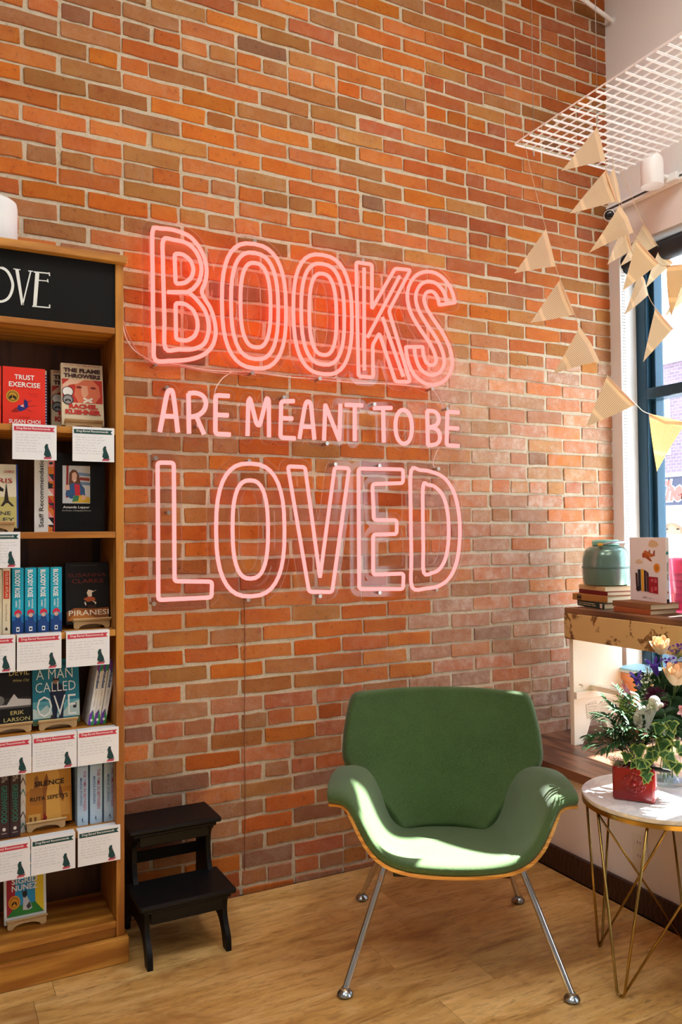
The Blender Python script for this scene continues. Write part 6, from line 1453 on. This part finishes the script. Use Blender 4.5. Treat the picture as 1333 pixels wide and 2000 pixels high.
skinned('jacket', [J(0, 0, .88, .165, .125), J(0, 0, 1.10, .145, .108), J(0, 0, 1.29, .17, .112), J(0, .0, 1.375, .085, .08), J(.175, 0, 1.315, .072), J(.225, 0, 1.07, .056), J(.213, .09, .88, .046), J(-.175, 0, 1.315, .072), J(-.225, -.02, 1.07, .056), J(-.222, .035, .86, .046)], [(0, 1), (1, 2), (2, 3), (2, 4), (4, 5), (5, 6), (2, 7), (7, 8), (8, 9)], M_JACKET, PS)
skinned('trousers', [J(0, 0, .90, .14, .11), J(.09, .02, .84, .10), J(.09, .06, .47, .072), J(.09, .04, .10, .055), J(-.09, -.02, .84, .10), J(-.09, -.06, .47, .072), J(-.09, -.16, .10, .055)], [(0, 1), (1, 2), (2, 3), (0, 4), (4, 5), (5, 6)], M_TROUS, PS)
hb_ = MB()
def hair_pt(i, j):
    a = i * 2 * math.pi; fr = max(0.0, math.cos(a))                    # a = 0 looks forward (+y)
    th = j * math.pi * (.72 - .36 * fr ** 1.5); r_ = 1 + .04 * math.sin(11 * a) * j
    return Vector((math.sin(a) * math.sin(th) ** .75 * .112 * r_, .008 + math.cos(a) * math.sin(th) ** .75 * .118 * r_, 1.545 + math.cos(th) * .130)) * sc_h
hb_.grid(hair_pt, 32, 12); hr = hb_.build('hair', M_HAIR, PS, smooth=True, local=True); hs2 = hr.modifiers.new('thick', 'SOLIDIFY'); hs2.thickness = .006; hs2.offset = 0
mb_ = MB(); mb_.grid(lambda i, j: Vector((math.sin((i - .5) * 2.3) * .083, .018 + math.cos((i - .5) * 2.3) * (.098 + .012 * math.sin(j * math.pi)), 1.455 + .082 * j)) * sc_h, 12, 6); mk = mb_.build('face_mask', M_MASK, PS, smooth=True, local=True); ms = mk.modifiers.new('thick', 'SOLIDIFY'); ms.thickness = .003
for sgn in (1, -1):
    MB().ball(Vector((sgn * .030, .100, 1.565)) * sc_h, (.009, .005, .005), 10, 6).build('eye', mat('eye_dark', (40, 34, 32), .3), PS, smooth=True, local=True)
    MB().ball(Vector((sgn * .080, .015, 1.545)) * sc_h, (.010, .018, .028), 10, 6).build('ear', M_SKIN, PS, smooth=True, local=True)
    f0 = (.09, .10) if sgn > 0 else (-.09, -.11)
    MB().ball(Vector((f0[0], f0[1], .036)) * sc_h, (.042, .115, .036), 12, 8).build('shoe', M_SHOE, PS, smooth=True, local=True)

# an added column out of view, shaped to block sun from the window
PC = thing('sun_block_column', 'added unseen column on the pavement, blocks sun from the window', 'column', (4.75, .12, -.15))
MB().bx(4.50, 5.00, -.28, .42, -.15, .15).build('plinth', M_CONC, PC, bevel=.01)
MB().bx(4.55, 4.95, -.24, .37, .15, 3.25).build('shaft', M_CONC, PC, bevel=.02)
MB().bx(4.53, 5.02, -.37, .43, 3.25, 4.8).build('blocker_head', M_CONC, PC, bevel=.01)  # widened up here to block the higher sun rays

WSG = thing('sun_board', 'added plain cream board in the window, keeps sun off the floor', 'sign', (3.165, -.74, 1.62))  # an added board, out of view, blocking sun through the lower pane
MB().bx(3.160, 3.168, -.55, -.93, 1.62, 2.02).build('board', mat('board_cream', (232, 226, 210), .7), WSG, bevel=.002)
for y_ in (-.60, -.88): MB().cyl((3.164, y_, 2.02), (3.164, y_, 2.036), .0012, n=6).build('hook', M_STEEL, WSG)
